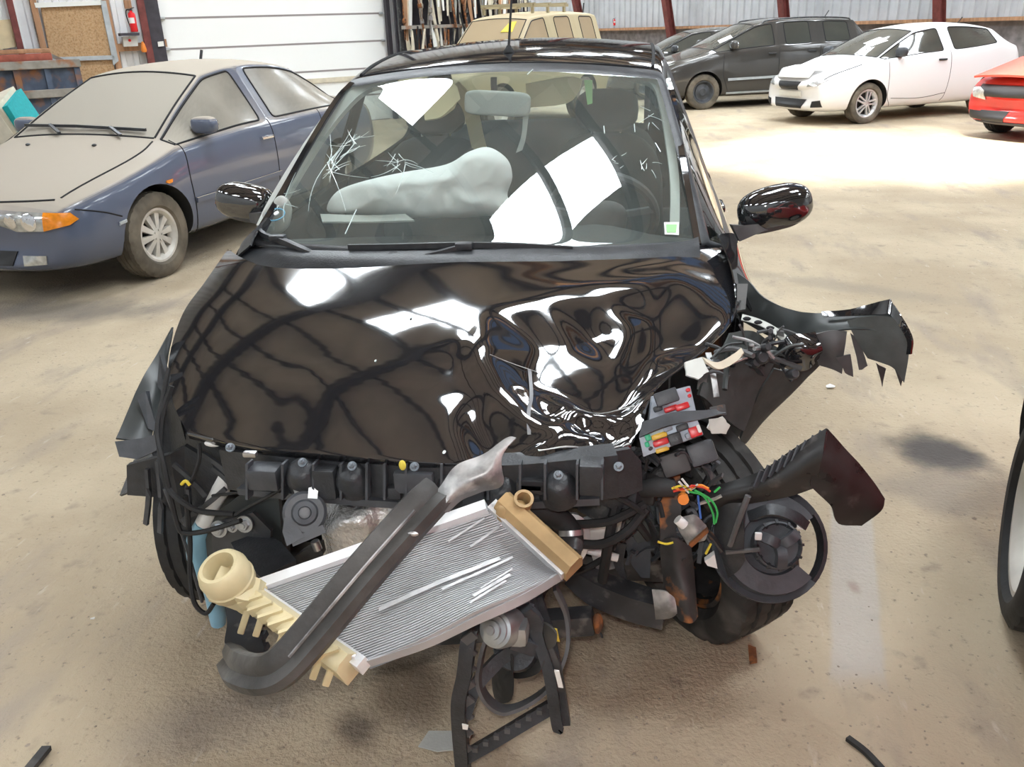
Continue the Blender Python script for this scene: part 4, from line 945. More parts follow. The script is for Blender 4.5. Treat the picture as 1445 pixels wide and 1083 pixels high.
# -- red car with its bonnet sprung open, right
hr = R_(58)
rc = hatch('red_car', 'red car with sprung bonnet and missing grille at the right edge', ground_at(1408, 186, (-.72, 0), hr), hr, MT['paint_red'], MT['glass_car'], dict(R=.30, w=.2, rin=.2, style='five', tm='rubber', rm='alloy'), st=st_h, hood_m=MT['paint_red_faded'])
for s in (1, -1):
    rc.mirror(s, .50, 1.02, (.10, .06, .07), MT['paint_red']); rc.handle(s, 1.34, .88, MT['plastic_black'])
front_bits(rc, [(.38, .53), (.60, .56), (.70, .68), (.52, .68), (.40, .64)], [(-.45, .54), (.45, .54), (.50, .68), (-.50, .68)], [(-.36, .24), (-.02, .24), (.02, .37), (-.40, .37)], [(.32, .25), (.60, .26), (.60, .36), (.36, .36)], None)
rc.patch('spoiler_lip', [Vector((x, -1.5, z)) for x, z in ((-.62, .19), (.62, .19), (.64, .235), (-.64, .235))], (0, 1, 0), MT['bumper_grey'], .012, th=.02)
g = G(); rows = []
for j in range(5):
    y = -.80+j*.21; rows.append([Vector((x, y-.10*(1-(x/.6)**2)*(1-j/4), .80+.05*j-.03*(x/.55)**2)) for x in [-.60+.1*i for i in range(13)]])
g.slab(rows, .025); obj('raised_bonnet', g, MT['paint_red_faded'], rc.t)

# -- red car standing close by at the right edge of the picture: only its wheel reaches in
he = R_(197)
re_ = hatch('red_hatchback', 'red car beside the wreck, only its dusty front wheel in view', Vector((2.295, -.25, 0)), he, MT['paint_red'], MT['glass_car'], dict(R=.30, w=.19, rin=.215, style='steel', tm='rubber', rm='alloy_dusty'), st=st_h)
for s in (1, -1):
    re_.mirror(s, .50, 1.02, (.10, .06, .07), MT['paint_red']); re_.handle(s, 1.34, .88, MT['plastic_black'])
front_bits(re_, [(.42, .60), (.60, .62), (.76, .72), (.62, .70), (.46, .66)], [(-.20, .52), (.20, .52), (.26, .64), (-.26, .64)], [(-.30, .25), (.30, .25), (.38, .385), (-.38, .385)], None, None)
# ------------------------------------------------------------------ the wrecked black car
import numpy as np
def sweep(g, pts, sec, up=(0, 0, 1), scale=None, smooth=0, closed=True, cap=True, twist=None):
    if smooth: pts = catmull(pts, smooth)
    pts = [Vector(p) for p in pts]; m = len(pts); rows = []
    for i, p in enumerate(pts):
        d = pts[min(i+1, m-1)]-pts[max(i-1, 0)]; s, u, d = frame(d, up)
        t = i/(m-1); k = 1.
        if scale:
            x = t*(len(scale)-1); j = min(int(x), len(scale)-2); k = scale[j]+(scale[j+1]-scale[j])*(x-j)
        if twist:
            a = twist[0]+(twist[1]-twist[0])*t; s, u = s*math.cos(a)+u*math.sin(a), u*math.cos(a)-s*math.sin(a)
        rows.append([p + s*(a*k) + u*(b*k) for a, b in sec])
    g.grid(rows, closed)
    if cap and closed:
        n = len(sec); b = len(g.v)-m*n; g.f += [tuple(b+k for k in range(n)), tuple(b+(m-1)*n+k for k in reversed(range(n)))]
    return g
def strip(g, pts, w_, h_, up=(0, 0, 1), smooth=0, **kw): return sweep(g, pts, [(-w_/2, -h_/2), (w_/2, -h_/2), (w_/2, h_/2), (-w_/2, h_/2)], up, smooth=smooth, **kw)
CABLE_N = 6
PK = MT['paint_black']
st_w = [(.47, .20, .72, .76, .78, .62, .02, .20), (.42, .20, .89, .93, .82, .68, .02, .27), (.394, .20, .935, .990, .84, .70, .022, .29), (1.03, .20, .965, 1.450, .84, .575, .05, .06), (1.30, .20, .97, 1.500, .84, .585, .05),
        (1.9, .20, .985, 1.540, .835, .575, .05), (2.55, .2, 1.03, 1.485, .82, .55, .05), (2.93, .22, .99, 1.06, .79, .55, .04), (3.05, .3, .8, .85, .75, .5, .04, -.05), (3.08, .42, .6, .64, .68, .45, .03, -.05)]
wk = Car('wrecked_car', 'black hatchback with its front end torn off in the middle of the floor', (0, 0, 0), 0, st_w, PK, MT['glass_windshield'], [(2, 4), (4, 6)], (2, 3), (-9, -8), [(2, 4)], (3, 6), (6, 7), [(2.34, .80)],
         dict(R=.305, w=.19, rin=.2, style='five', tm='rubber', rm='alloy'), inset=.028, levels=3, trunkx=(7, 9), frame_m=MT['plastic_black'], cap_m=MT['plastic_black'], seal=None)
CT = wk.t
for o in wk.parts.values():
    if o.name.startswith('side_window') or o.name.startswith('rear_window'): o.data.materials[0] = MT['glass_side']
def HC(px, py, off=0.):
    """point of the cabin surface seen along this line of sight"""
    for k in range(60):
        d = ray(px, py).normalized(); h = wk.bvh.ray_cast(CAM, d)
        if h[0] and h[0].y < 2.: return h[0]-d*off, h[1]
        px += (690-px)*.02; py += (230-py)*.02
    return None, None
def part(name, g, m, parent=CT, smooth=38): return obj(name, g, MT[m] if isinstance(m, str) else m, parent, smooth)
def tubep(name, pts, r, m, parent=CT, smooth=6, n=7): g = G(); g.tube(pts, r, n, smooth=smooth); return part(name, g, m, parent)
def jagged(pts, amp, n=3, seed=1):
    rj = random.Random(seed+len(pts)); out = []; c = sum(pts, Vector())/len(pts)
    for a, b in zip(pts, pts[1:]+pts[:1]):
        for k in range(n):
            p = a.lerp(b, k/n); out.append(p + (p-c)*rj.uniform(-amp, amp*.6) if k else p)
    return out
def plate(name, pts, th, m, parent=CT, smooth=30, jag=0.):
    g = G(); g.poly(jagged(list(pts), jag) if jag else pts, th); return part(name, g, m, parent, smooth)
def sheet(name, rows, th, m, parent=CT, n=5, smooth=50, crumple=0., seed=1):
    rows = [catmull(r, n) for r in rows]; cols = [catmull([r[i] for r in rows], n) for i in range(len(rows[0]))]
    if crumple:
        for i, c in enumerate(cols):
            for j, p in enumerate(c): c[j] = p + noise.noise_vector(p*14+Vector((seed, seed, seed)))*crumple
    g = G(); g.slab(cols, th); return part(name, g, m, parent, smooth)

# roof ditches, seams, antenna
for s in (-1, 1):
    q = [wk.hit((s*x, y, 3), (0, 0, -1))[0] for x, y in ((.535, 1.08), (.54, 1.3), (.54, 1.7), (.53, 2.2), (.52, 2.5))]
    tubep('roof_seam', q, .007, 'seam')
    wk.seam(wk.side_pts([(.50, .95), (.52, .7), (.55, .35), (.62, .25)], s), (-s, 0, 0), .004); wk.seam(wk.side_pts([(1.55, 1.0), (1.56, .7), (1.5, .3)], s), (-s, 0, 0), .004)
    wk.handle(s, 1.42, .86, PK)
q = [wk.hit((x, 1.075-.05*(1-(x/.6)**2), 3), (0, 0, -1))[0] for x in [-.52+.08*i for i in range(14)]]
tubep('roof_front_seam', q, .004, 'seam', n=5, smooth=2)
b, _ = HC(718, 74); an = tubep('antenna', [b, b+Vector((0, .012, .03)), b+Vector((.006, .10, .22)), b+Vector((.012, .2, .44))], [.008, .005, .004, .003], 'rubber')
g = G(); g.lathe([(0, .022), (.008, .021), (.02, .012), (.028, .008), (.028, 0)], b-Vector((0, 0, .004)), (0, .15, 1), 16); part('antenna_base', g, 'rubber', an)

# ---- cowl and wipers
cow = []
for (u, py0, py1) in ((338, 326, 352), (352, 340, 366), (400, 352, 380), (480, 356, 384), (600, 356, 378), (760, 352, 372), (880, 350, 368), (960, 344, 362), (985, 336, 354)):
    a, _ = HC(u, py0); b_, _ = HC(u, py1)
    if a is None: continue
    a2 = a + Vector((0, -.01, .004)); cow.append([a2, a2+Vector((0, -.05, -.012)), a2+Vector((0, -.10, -.045))])
sheet('cowl_panel', cow, .006, 'plastic_black', n=4)
def wiper2(blade, arm, lift=.014):
    bl_ = [HC(x, y, lift)[0] for x, y in blade]; g = G(); strip(g, bl_, .012, .016, smooth=4); o = part('wiper_blade', g, 'plastic_black')
    am = [HC(x, y, lift*1.9)[0] for x, y in arm]; g = G(); strip(g, am, .018, .012, smooth=4); part('wiper_arm', g, 'plastic_black', o)
    g = G(); g.box(am[-1], (.05, .03, .02), bev=.006); part('wiper_joint', g, 'plastic_black', o); g = G(); g.cyl(am[0], (0, -.5, 1), .014, .03, 12); part('wiper_pivot', g, 'plastic_black', o)
wiper2([(346, 318), (368, 328), (398, 341), (426, 352)], [(457, 366), (430, 353), (392, 336)])
wiper2([(492, 349), (560, 348), (640, 346), (720, 347), (808, 352)], [(556, 364), (600, 361), (655, 347)])

# ---- hood: the pressed shape, then the crash damage folded into it
_cy = [-.80, -.664, -.45, -.24, .105, .25, .45]; _cz = [.672, .749, .853, .918, .985, .998, 1.005]
def hood_z(x, y):
    ye = y-.20*(x/.7)**2; zc = float(np.interp(ye, _cy, _cz))
    for k in range(1): pass
    t = min(max((.2-y)/.8, 0), 1); ax = abs(x)
    return zc - (.035+.075*t)*ax*ax - (max(0, ax-.56)**2)*.45
def hood_pt(px, py):
    z = .9; 
    for _ in range(40):
        p = PZ(px, py, z); z = min(max(z*.4+hood_z(p.x, p.y)*.6, .55), 1.05)
    return PZ(px, py, z)
# smooth profile table
_cyf = np.linspace(-.8, .45, 60); _czf = np.interp(_cyf, _cy, _cz)
for _ in range(14): _czf[1:-1] = (_czf[:-2]+2*_czf[1:-1]+_czf[2:])/4
_cy, _cz = list(_cyf), list(_czf)
def resample(pts, n, k=8):
    q = catmull([Vector((x, y, 0)) for x, y in pts], k); L_ = [0]
    for a, b in zip(q, q[1:]): L_.append(L_[-1]+(b-a).length)
    return [(float(np.interp(L_[-1]*i/(n-1), L_, [v.x for v in q])), float(np.interp(L_[-1]*i/(n-1), L_, [v.y for v in q]))) for i in range(n)]
NU, NV = 150, 110
rear = resample([(322, 352), (340, 364), (372, 376), (420, 380), (500, 379), (600, 373), (760, 365), (900, 360), (975, 350), (1012, 332)], NU)
front = resample([(265, 612), (340, 628), (450, 641), (560, 650), (660, 655), (740, 650), (800, 645), (855, 640), (890, 632)], NU)
left = resample([(322, 352), (290, 398), (260, 440), (243, 488), (238, 530), (247, 575), (265, 612)], NV)
right = resample([(1012, 332), (1029, 370), (1037, 415), (1034, 453), (1005, 488), (965, 522), (928, 553), (914, 580), (906, 607), (890, 632)], NV)
grid = np.zeros((NV, NU, 2))
for j in range(NV):
    v = j/(NV-1)
    for i in range(NU):
        u = i/(NU-1)
        for c in (0, 1):
            grid[j, i, c] = (1-v)*rear[i][c]+v*front[i][c]+(1-u)*left[j][c]+u*right[j][c]-((1-u)*(1-v)*rear[0][c]+u*(1-v)*rear[-1][c]+(1-u)*v*front[0][c]+u*v*front[-1][c])
ctrl = [ # crash damage: where the metal was pushed down or folded up (metres)
 (560, 660, 0), (600, 560, 0), (590, 500, 0), (625, 455, 0), (690, 440, .003), (760, 424, .004), (830, 406, .006), (905, 398, .012), (955, 397, .012), (990, 410, .010), (1012, 430, .006), (640, 600, 0), (660, 665, 0), (635, 515, .0),
 (650, 480, .004), (677, 502, .022), (648, 500, -.002), (656, 528, -.003), (668, 548, -.010), (672, 580, -.028), (690, 615, -.040), (715, 640, -.030), (705, 548, .002), (735, 580, .006), (765, 602, .012), (803, 614, .018),
 (745, 520, -.046), (775, 570, -.040), (760, 470, -.040), (800, 474, -.034), 
 (842, 420, -.006), (838, 455, -.050), (888, 455, -.022), (905, 412, .012), (868, 500, -.040), (835, 570, -.048),
 (925, 435, -.034), (925, 470, -.058), (905, 515, -.056), (885, 545, -.056), (985, 475, -.040), (1000, 490, .006), (1034, 453, .014), (1030, 420, .004), (1037, 400, .0), (1040, 370, 0),
 (870, 580, -.018), (905, 575, .018), (925, 552, .010), (965, 522, .010), (812, 577, .012), (850, 584, .014), (895, 590, .024), (760, 640, .016), (752, 625, -.010), (780, 648, -.006), (790, 628, .022), (815, 640, -.004), (830, 622, .020), (850, 640, -.006), (862, 612, -.018), (875, 634, .014), (890, 632, .0), (900, 608, .020), (820, 600, -.030), (880, 606, .0),
 (322, 340, 0), (700, 330, 0), (1020, 325, 0), (220, 480, 0), (255, 625, 0), (420, 660, 0), (800, 670, -.005), (915, 640, .0), (430, 500, 0), (500, 420, 0), (700, 390, 0), (860, 380, 0), (960, 370, 0), (330, 560, .0), (400, 590, -.004), (350, 480, .002), (480, 600, .004)]
from mathutils.geometry import delaunay_2d_cdt
cp = [hood_pt(x, y) for x, y, z in ctrl]
res = delaunay_2d_cdt([Vector((p.x, p.y)) for p in cp], [], [], 0, 1e-6)
tv = [Vector((v.x, v.y)) for v in res[0]]; tz = [ctrl[o[0]][2] if o else 0 for o in res[3]]
base = [[hood_pt(*grid[j, i]) for i in range(NU)] for j in range(NV)]
BX = np.array([[p.x for p in r] for r in base]); BY = np.array([[p.y for p in r] for r in base]); DZ = np.zeros((NV, NU)); hitm = np.zeros((NV, NU), bool)
for f in res[2]:
    a, b_, c = [tv[i] for i in f]; za, zb_, zc_ = [tz[i] for i in f]; det = (b_.y-c.y)*(a.x-c.x)+(c.x-b_.x)*(a.y-c.y)
    if abs(det) < 1e-12: continue
    l1 = ((b_.y-c.y)*(BX-c.x)+(c.x-b_.x)*(BY-c.y))/det; l2 = ((c.y-a.y)*(BX-c.x)+(a.x-c.x)*(BY-c.y))/det; l3 = 1-l1-l2
    m_ = (l1 >= -1e-6) & (l2 >= -1e-6) & (l3 >= -1e-6) & ~hitm; DZ[m_] = (l1*za+l2*zb_+l3*zc_)[m_]; hitm |= m_
for _ in range(16):
    E_ = np.pad(DZ, 1, mode='edge'); DZ = (E_[:-2, 1:-1]+E_[2:, 1:-1]+E_[1:-1, :-2]+E_[1:-1, 2:]+4*E_[1:-1, 1:-1])/8
rows = []
for j in range(NV):
    r = []
    for i in range(NU):
        p = base[j][i]; u, v = i/(NU-1), j/(NV-1)
        edge = max(0, (u-.62)/.38)*max(0, (v-.62)/.38)
        n_ = noise.noise(Vector((p.x*26, p.y*26, 3)))*.007*edge + noise.noise(Vector((p.x*60, p.y*60, 9)))*.002*edge
        wob = noise.noise(Vector((p.x*3.2, p.y*3.2, 1.7)))*.0010
        r.append(p + Vector((0, 0, DZ[j, i]+n_+wob)))
    rows.append(r)
rows.append([p+Vector((0, .004, -.014)) for p in rows[-1]]); rows.append([p+Vector((0, .03, -.004)) for p in rows[-1]])
g = G(); g.slab(rows, .003); hood = part('hood', g, PK, smooth=70); hood['label'] = 'glossy black hood crumpled at its right front corner'
for (x, y, r_) in ((580, 450, .006), (530, 511, .004), (627, 640, .006)):
    p = hood_pt(x, y); g = G(); g.blob(p+Vector((0, 0, .003)), (r_*.6, r_*1.4, .002), n=10, m=6); part('chip', g, 'crack', hood)
def hood_at(px, py):
    # nearest grid vertex of the finished hood
    d = (grid[:, :, 0]-px)**2+(grid[:, :, 1]-py)**2; j, i = np.unravel_index(np.argmin(d), d.shape); return rows[j][i]
scr = [[(748, 502), (750, 540), (748, 580), (745, 610)], [(690, 505), (720, 503), (760, 504)], [(815, 578), (850, 580), (895, 577)], [(760, 640), (800, 634), (850, 630), (885, 622)], [(775, 648), (830, 640), (888, 630)]]
for k, s_ in enumerate(scr):
    g = G(); pts = [hood_at(*q)+Vector((0, -.002, .003)) for q in s_]; strip(g, pts, (.008, .002, .004, .008, .006)[k], .001, smooth=4); part('scratch', g, 'scuff_dim' if k == 0 else 'steel_scuffed', hood)

# wing top between hood and door, both sides; left wing tip with its torn lip
sheet('fender', [PT((1012, 331, .30), (1030, 372, .16), (1038, 418, .02), (1034, 455, -.12)), PT((1036, 331, .42), (1045, 372, .24), (1052, 400, .14), (1046, 425, .0)), PT((1042, 352, .44), (1056, 392, .24), (1064, 412, .16), (1060, 440, .02))], .004, PK)
fl = [rows[j][0] for j in range(0, 96, 5)]
lf = sheet('fender', [[p+Vector((.004, .01, -.006)) for p in fl], [p+Vector((-.004, .02, -.05)) for p in fl], [p+Vector((.0, .03, -.25)) for p in fl]], .004, PK, n=2)
sheet('fender_tip', [PT((243, 462, -.16), (214, 512, -.28), (186, 568, -.40), (164, 619, -.50)), PT((240, 480, -.18), (226, 525, -.29), (208, 575, -.40), (190, 621, -.48)), PT((236, 500, -.22), (232, 535, -.30), (222, 575, -.38), (214, 615, -.45))], .006, 'paint_black_inner', crumple=.003)
plate('torn_bracket', PT((166, 624, -.50), (200, 619, -.50), (226, 612, -.48), (222, 636, -.50), (196, 648, -.52), (172, 645, -.52)), .02, 'plastic_dark')
plate('torn_bracket', PT((196, 560, -.40), (208, 552, -.40), (216, 585, -.42), (224, 612, -.44), (210, 605, -.44)), .015, 'plastic_dark')

# side mirrors
def door_mirror(s, c, wpx, sz, tilt):
    M = Matrix.Rotation(tilt, 3, 'Y')
    g = G(); g.blob(c, sz, M, 26, 16, 2.6); o = part('mirror', g, PK, smooth=80)
    g = G(); g.blob(c+Vector((-s*.004, .006, -sz[2]*.52)), (sz[0]*.92, sz[1]*.95, sz[2]*.55), M, 22, 10, 2.6); part('mirror_base', g, 'plastic_dusty', o, 80)
    g = G(); g.blob(c+Vector((0, sz[1]*.78, 0)), (sz[0]*.86, sz[1]*.35, sz[2]*.82), M, 22, 10, 3.); part('mirror_glass', g, 'chrome', o, 80)
    return o
c = P(1093, 293, .52); m1 = door_mirror(1, c, 100, (.112, .065, .066), R_(-14))
sheet('mirror_arm', [PT((1031, 317, .45), (1052, 318, .46), (1078, 318, .49)), PT((1042, 340, .45), (1062, 332, .46), (1086, 325, .49))], .03, 'plastic_dusty', m1)
c = P(346, 285, .60); m2_ = door_mirror(-1, c, 40, (.10, .065, .062), R_(12))
sheet('mirror_arm', [PT((372, 300, .52), (356, 300, .55)), PT((374, 318, .52), (358, 312, .55))], .03, 'plastic_dusty', m2_)
for s, pts in ((1, [(985, 345), (975, 290), (962, 215), (950, 140), (942, 112)]), (-1, [(352, 330), (385, 275), (430, 205), (470, 140), (493, 115)])):
    q = [HC(x, y, .004)[0] for x, y in pts]; g = G(); strip(g, q, .018, .008, up=(0, -1, 1), smooth=5); part('pillar_trim', g, PK)

# ---- windshield: cracks, stickers
def on_glass(pts, off=.004): return [h for h in (HC(x, y, off)[0] for x, y in pts) if h]
rc_ = random.Random(11)
for (cx, cy, n, L0, L1) in ((562, 226, 13, 14, 44), (470, 232, 20, 18, 74), (395, 280, 8, 10, 40), (500, 200, 8, 10, 40), (915, 233, 6, 6, 20), (868, 228, 5, 5, 12), (914, 165, 5, 6, 26)):
    for k in range(n):
        a = rc_.uniform(0, 6.28) if n < 14 else rc_.choice([rc_.uniform(-1.2, -.5), rc_.uniform(1.9, 2.7), rc_.uniform(0, 6.28)])
        L_ = rc_.uniform(L0, L1); x0, y0 = cx+rc_.uniform(-10, 10), cy+rc_.uniform(-10, 10); b_ = rc_.uniform(-.35, .35)
        q = on_glass([(x0+L_*t*math.cos(a+b_*t), y0+L_*t*math.sin(a+b_*t)) for t in (0, .35, .7, 1)])
        if len(q) > 2: g = G(); g.tube(q, [.0013, .0011, .0008, .0004], 4, smooth=2); part('crack', g, 'crack', wk.parts[3] if 3 in wk.parts else CT)
WS = wk.parts.get(3, CT); WS['label'] = 'cracked windshield reflecting the rooflights'
for (x0, y0, x1, y1) in ((487, 330, 503, 296), (744, 105, 752, 98), (852, 178, 853, 188), (895, 175, 896, 186), (925, 202, 932, 214)):  # two upright marks paint the shine of the headrest posts onto the glass
    g = G(); g.tube(on_glass([(x0, y0), (x1, y1)]), .0016, 5); part('chip', g, 'crack', WS)
def glass_disc(px, py, r, m, name, ring=False):
    h, n_ = HC(px, py, .004); n_ = n_ if n_.dot(CAM-h) > 0 else -n_; g = G()
    if ring:
        s, u, d = frame(n_); g.tube([h+s*(r*math.cos(a))+u*(r*.75*math.sin(a)) for a in [2*math.pi*k/28 for k in range(29)]], .0022, 5)
    else: g.cyl(h, n_, r, .003, 18)
    return part(name, g, m, WS)
glass_disc(388, 303, .035, 'marker_blue', 'marker_ring', True); glass_disc(390, 301, .009, 'sticker_white', 'sticker')
q = on_glass([(937, 314), (958, 314), (958, 332), (938, 331)]); plate('sticker', q, .002, 'sticker_white', WS); q = on_glass([(940, 317), (955, 317), (954, 328), (941, 328)], .007); plate('sticker', q, .002, 'sticker_green', WS)

# ---- cabin
rows = []
for (y, z, w_) in ((.18, .90, .60), (.30, .925, .66), (.46, .94, .70), (.60, .935, .71), (.66, .90, .71), (.68, .80, .71), (.70, .60, .70)):
    r = []
    for i in range(25):
        x = -w_+2*w_*i/24; hump = .045*math.exp(-((x-.36)/.16)**2)*math.exp(-((y-.56)/.12)**2)
        r.append(Vector((x, y-.10*(1-(x/.7)**2)*(1 if y < .5 else .3), z+hump-.02*(x/.7)**2)))
    rows.append(r)
g = G(); g.grid(rows); dash = part('dashboard', g, 'dash', smooth=60)
for x0 in (-.45, 0, .3):
    g = G(); g.box((x0, .24, .915), (.22, .035, .008)); part('air_vent', g, 'plastic_black', dash)
c = Vector((.37, .80, .945)); g = G(); ax = Vector((0, .86, .50)); s, u, d = frame(ax); g.tube([c+s*(.185*math.cos(a))+u*(.185*math.sin(a)) for a in [2*math.pi*k/36 for k in range(37)]], .016, 8, cap=False); sw = part('steering_wheel', g, 'plastic_dusty')
g = G(); g.blob(c-ax*.01, (.09, .045, .07), Matrix((s, d, u)).transposed(), 16, 10, 2.6)
for a in (.2, math.pi-.2, -math.pi/2): g.bar(c+s*(.06*math.cos(a))+u*(.06*math.sin(a)), c+s*(.18*math.cos(a))+u*(.18*math.sin(a)), .035, .02)
part('wheel_hub', g, 'plastic_dusty', sw)
for x in (-.36, .36):
    g = G(); g.blob((x, 1.42, .82), (.24, .09, .34), Matrix.Rotation(R_(-14), 3, 'X'), 18, 12, 3.2); so = part('seat', g, 'seat_dark', smooth=80)
    g = G(); g.blob((x, 1.20, .50), (.25, .28, .09), None, 18, 8, 3); part('seat_cushion', g, 'seat_dark', so, 80)
    g = G(); g.blob((x, 1.50, 1.24), (.13, .05, .085), Matrix.Rotation(R_(-10), 3, 'X'), 16, 10, 3); part('head_rest', g, 'seat_dark', so, 80)
    for k in (-.06, .06): g = G(); g.tube([(x+k, 1.47, 1.08), (x+k, 1.50, 1.20)], .006, 6); part('headrest_post', g, 'chrome', so)
g = G(); g.blob((0, 2.35, .80), (.60, .10, .33), Matrix.Rotation(R_(-16), 3, 'X'), 20, 10, 4); part('rear_seat', g, 'seat_dark', smooth=80)
rows = [[Vector((x, y, wk.hit((x, y, 3), (0, 0, -1))[0].z-.035)) for x in [-.50+.1*i for i in range(11)]] for y in (1.14, 1.3, 1.6, 2.0, 2.4)]
g = G(); g.grid(rows); part('headliner', g, 'headliner', smooth=60)
g = G(); g.add([(-.78, .3, .3), (.78, .3, .3), (.78, 2.8, .3), (-.78, 2.8, .3)], [(0, 1, 2, 3)]); part('cabin_floor', g, 'seat_dark')
# deployed airbag: outline with an inflated, creased middle
def pillow(name, outline, y, th, m, bulge_dir=None, seed=2, rings=22, parent=CT, creases=.022, sub=6):
    o = [P(x, yy, y) for x, yy in outline]; o = catmull(o, sub, True); c = sum(o, Vector())/len(o); nrm_ = (CAM-c).normalized(); rows = []
    for sgn in (1, -1):
        rr_ = []
        for k in range(rings+1):
            t = 1-k/rings; h = math.sqrt(max(0, 1-t**2.6))*th*sgn; row = []
            for p in o:
                q = c+(p-c)*t; q = q + nrm_*h + noise.noise_vector(q*9+Vector((seed, 0, 0)))*creases*(1-t**6) + nrm_*noise.noise(q*22)*creases*.6*(1-t**4); row.append(q)
            rr_.append(row)
        rows.append(rr_)
    g = G(); g.grid(rows[0], True); g.grid(rows[1], True); return part(name, g, m, parent, 80)
ab_ = pillow('airbag', [(462, 298), (476, 270), (520, 254), (570, 243), (630, 232), (662, 214), (690, 208), (716, 225), (723, 250), (716, 275), (722, 300), (680, 306), (620, 308), (560, 307), (500, 302)], .60, .11, 'fabric_airbag'); ab_['label'] = 'white deployed passenger airbag lying on the dashboard'
sheet('airbag_lid', [PT((452, 303, .50), (520, 305, .50), (572, 303, .50)), PT((455, 314, .46), (520, 314, .46), (585, 312, .46))], .006, 'trim_grey')
c = P(702, 146, .93); g = G(); g.blob(c, (.118, .018, .042), Matrix.Rotation(R_(4), 3, 'Y'), 22, 12, 5); rv = part('rear_view_mirror', g, 'trim_grey', smooth=80)
g = G(); strip(g, [P(697, 112, 1.0), P(697, 128, .96), P(700, 146, .93)], .022, .02, smooth=3); part('mirror_stem', g, 'plastic_black', rv)
sheet('hanging_tag', [PT((738, 162, .95), (736, 190, .95), (728, 216, .95)), PT((746, 162, .95), (742, 195, .95), (737, 212, .95))], .003, 'trim_grey')
sheet('sun_visor', [PT((595, 128, .98), (640, 118, .98), (648, 140, .98)), PT((600, 170, .94), (622, 166, .94), (640, 152, .94))], .012, 'beige_cloth', n=3)
sheet('sun_visor', [PT((742, 118, 1.02), (800, 108, 1.02), (822, 112, 1.02)), PT((744, 152, 1.02), (800, 146, 1.02), (818, 128, 1.02))], .012, 'beige_cloth', n=3)
plate('green_tag', PT((824, 113, 1.0), (836, 113, 1.0), (836, 146, 1.0), (829, 148, 1.0)), .004, 'sticker_green')
for q in ([(374, 322, .42), (392, 285, .52), (430, 222, .70), (470, 165, .88), (512, 124, 1.0), (560, 112, 1.06)], [(952, 318, .40), (952, 260, .55), (945, 200, .75), (936, 150, .92), (922, 118, 1.0), (880, 106, 1.06)]):
    g = G(); strip(g, [P(x, y_, z_) for x, y_, z_ in q], .055 if q[0][0] < 700 else .028, .02, up=(0, -1, 1), smooth=5); part('pillar_cover', g, 'trim_grey')
g = G(); strip(g, PT((640, 122, 1.45), (662, 150, 1.45), (672, 190, 1.45), (682, 232, 1.45)), .06, .015, up=(0, -1, .2), smooth=4); part('seat_belt', g, 'beige_cloth')
pillow('bag_cover', [(374, 296), (396, 276), (412, 292), (406, 322), (384, 332), (368, 318)], .46, .03, 'trim_grey', creases=.004)
# ------------------------------------------------------------------ torn-open front end of the wreck
mat('steel_bolt', (.22, .25, .28), .4, metal=.6)
def bolt(p, r=.011, m='zinc', ax=(0, -1, .25), parent=None):
    g = G(); g.cyl(p, ax, r*1.5, .004, 16); g.cyl(Vector(p)+Vector(ax)*.005, ax, r, .012, 6, bev=.002); g.cyl(Vector(p)+Vector(ax)*.012, ax, r*.5, .006, 6); return part('bolt', g, m, parent or CT)
# engine bay in the dark behind everything
g = G(); g.box((0, .20, .45), (1.20, .10, .60), bev=.03); part('bulkhead', g, 'plastic_black')
g = G(); g.box((-.05, -.16, .50), (.62, .36, .34), bev=.05); eng = part('engine_block', g, 'steel_dark')
g = G(); g.box((.36, -.04, .52), (.22, .22, .22), bev=.04); part('gearbox', g, 'steel_dark')
g = G(); g.box((-.05, -.16, .30), (.50, .30, .14), bev=.03); part('oil_sump', g, 'steel_dark')
for k in range(5): g = G(); g.tube([(-.25+k*.1, -.34, .60), (-.25+k*.1, -.40, .52), (-.22+k*.1, -.42, .42)], .02, 8, smooth=4); part('manifold_pipe', g, 'rusty_steel', eng)
for s in (-1, 1):
    g = G(); g.bar((s*.52, -.40, .44), (s*.52, .1, .44), .09, .12, bev=.01); part('chassis_rail', g, 'paint_black_inner')
g = G(); g.bar((-.62, -.18, .22), (.62, -.18, .22), .14, .08, bev=.02); part('subframe', g, 'steel_dark')
sheet('inner_wing', [PT((240, 560, -.10), (250, 650, -.10), (265, 760, -.10)), PT((330, 600, -.22), (335, 680, -.22), (340, 780, -.22)), PT((400, 640, -.30), (405, 720, -.30), (410, 820, -.30))], .01, 'plastic_black')

# ---- slam panel
def PS(x, y, yy=-.62): return P(x, y, yy)
top = PT((318, 632, -.57), (400, 640, -.60), (500, 649, -.625), (600, 653, -.64), (720, 652, -.635), (800, 645, -.62), (868, 638, -.60))
g = G(); sweep(g, [p+Vector((0, .02, -.045)) for p in top], [(-.035, -.055), (.035, -.055), (.035, .045), (-.02, .045), (-.035, .02)], smooth=4); sp = part('slam_panel', g, 'plastic_black')
low = PT((340, 690, -.60), (470, 702, -.635), (590, 710, -.65), (720, 710, -.65), (845, 704, -.625))
g = G(); sweep(g, low, [(-.014, -.008), (.014, -.008), (.014, .008), (-.014, .008)], smooth=4); part('panel_flange', g, 'plastic_dark', sp)
for x, y in ((428, 668), (498, 672), (640, 684), (708, 690), (788, 686)):
    c = P(x, y, -.645); g = G(); g.lathe([(-.03, .045), (.0, .040), (.022, .026), (.028, .018), (.028, 0)], c, (0, -.6, .8), 20); part('boss', g, 'plastic_black', sp)
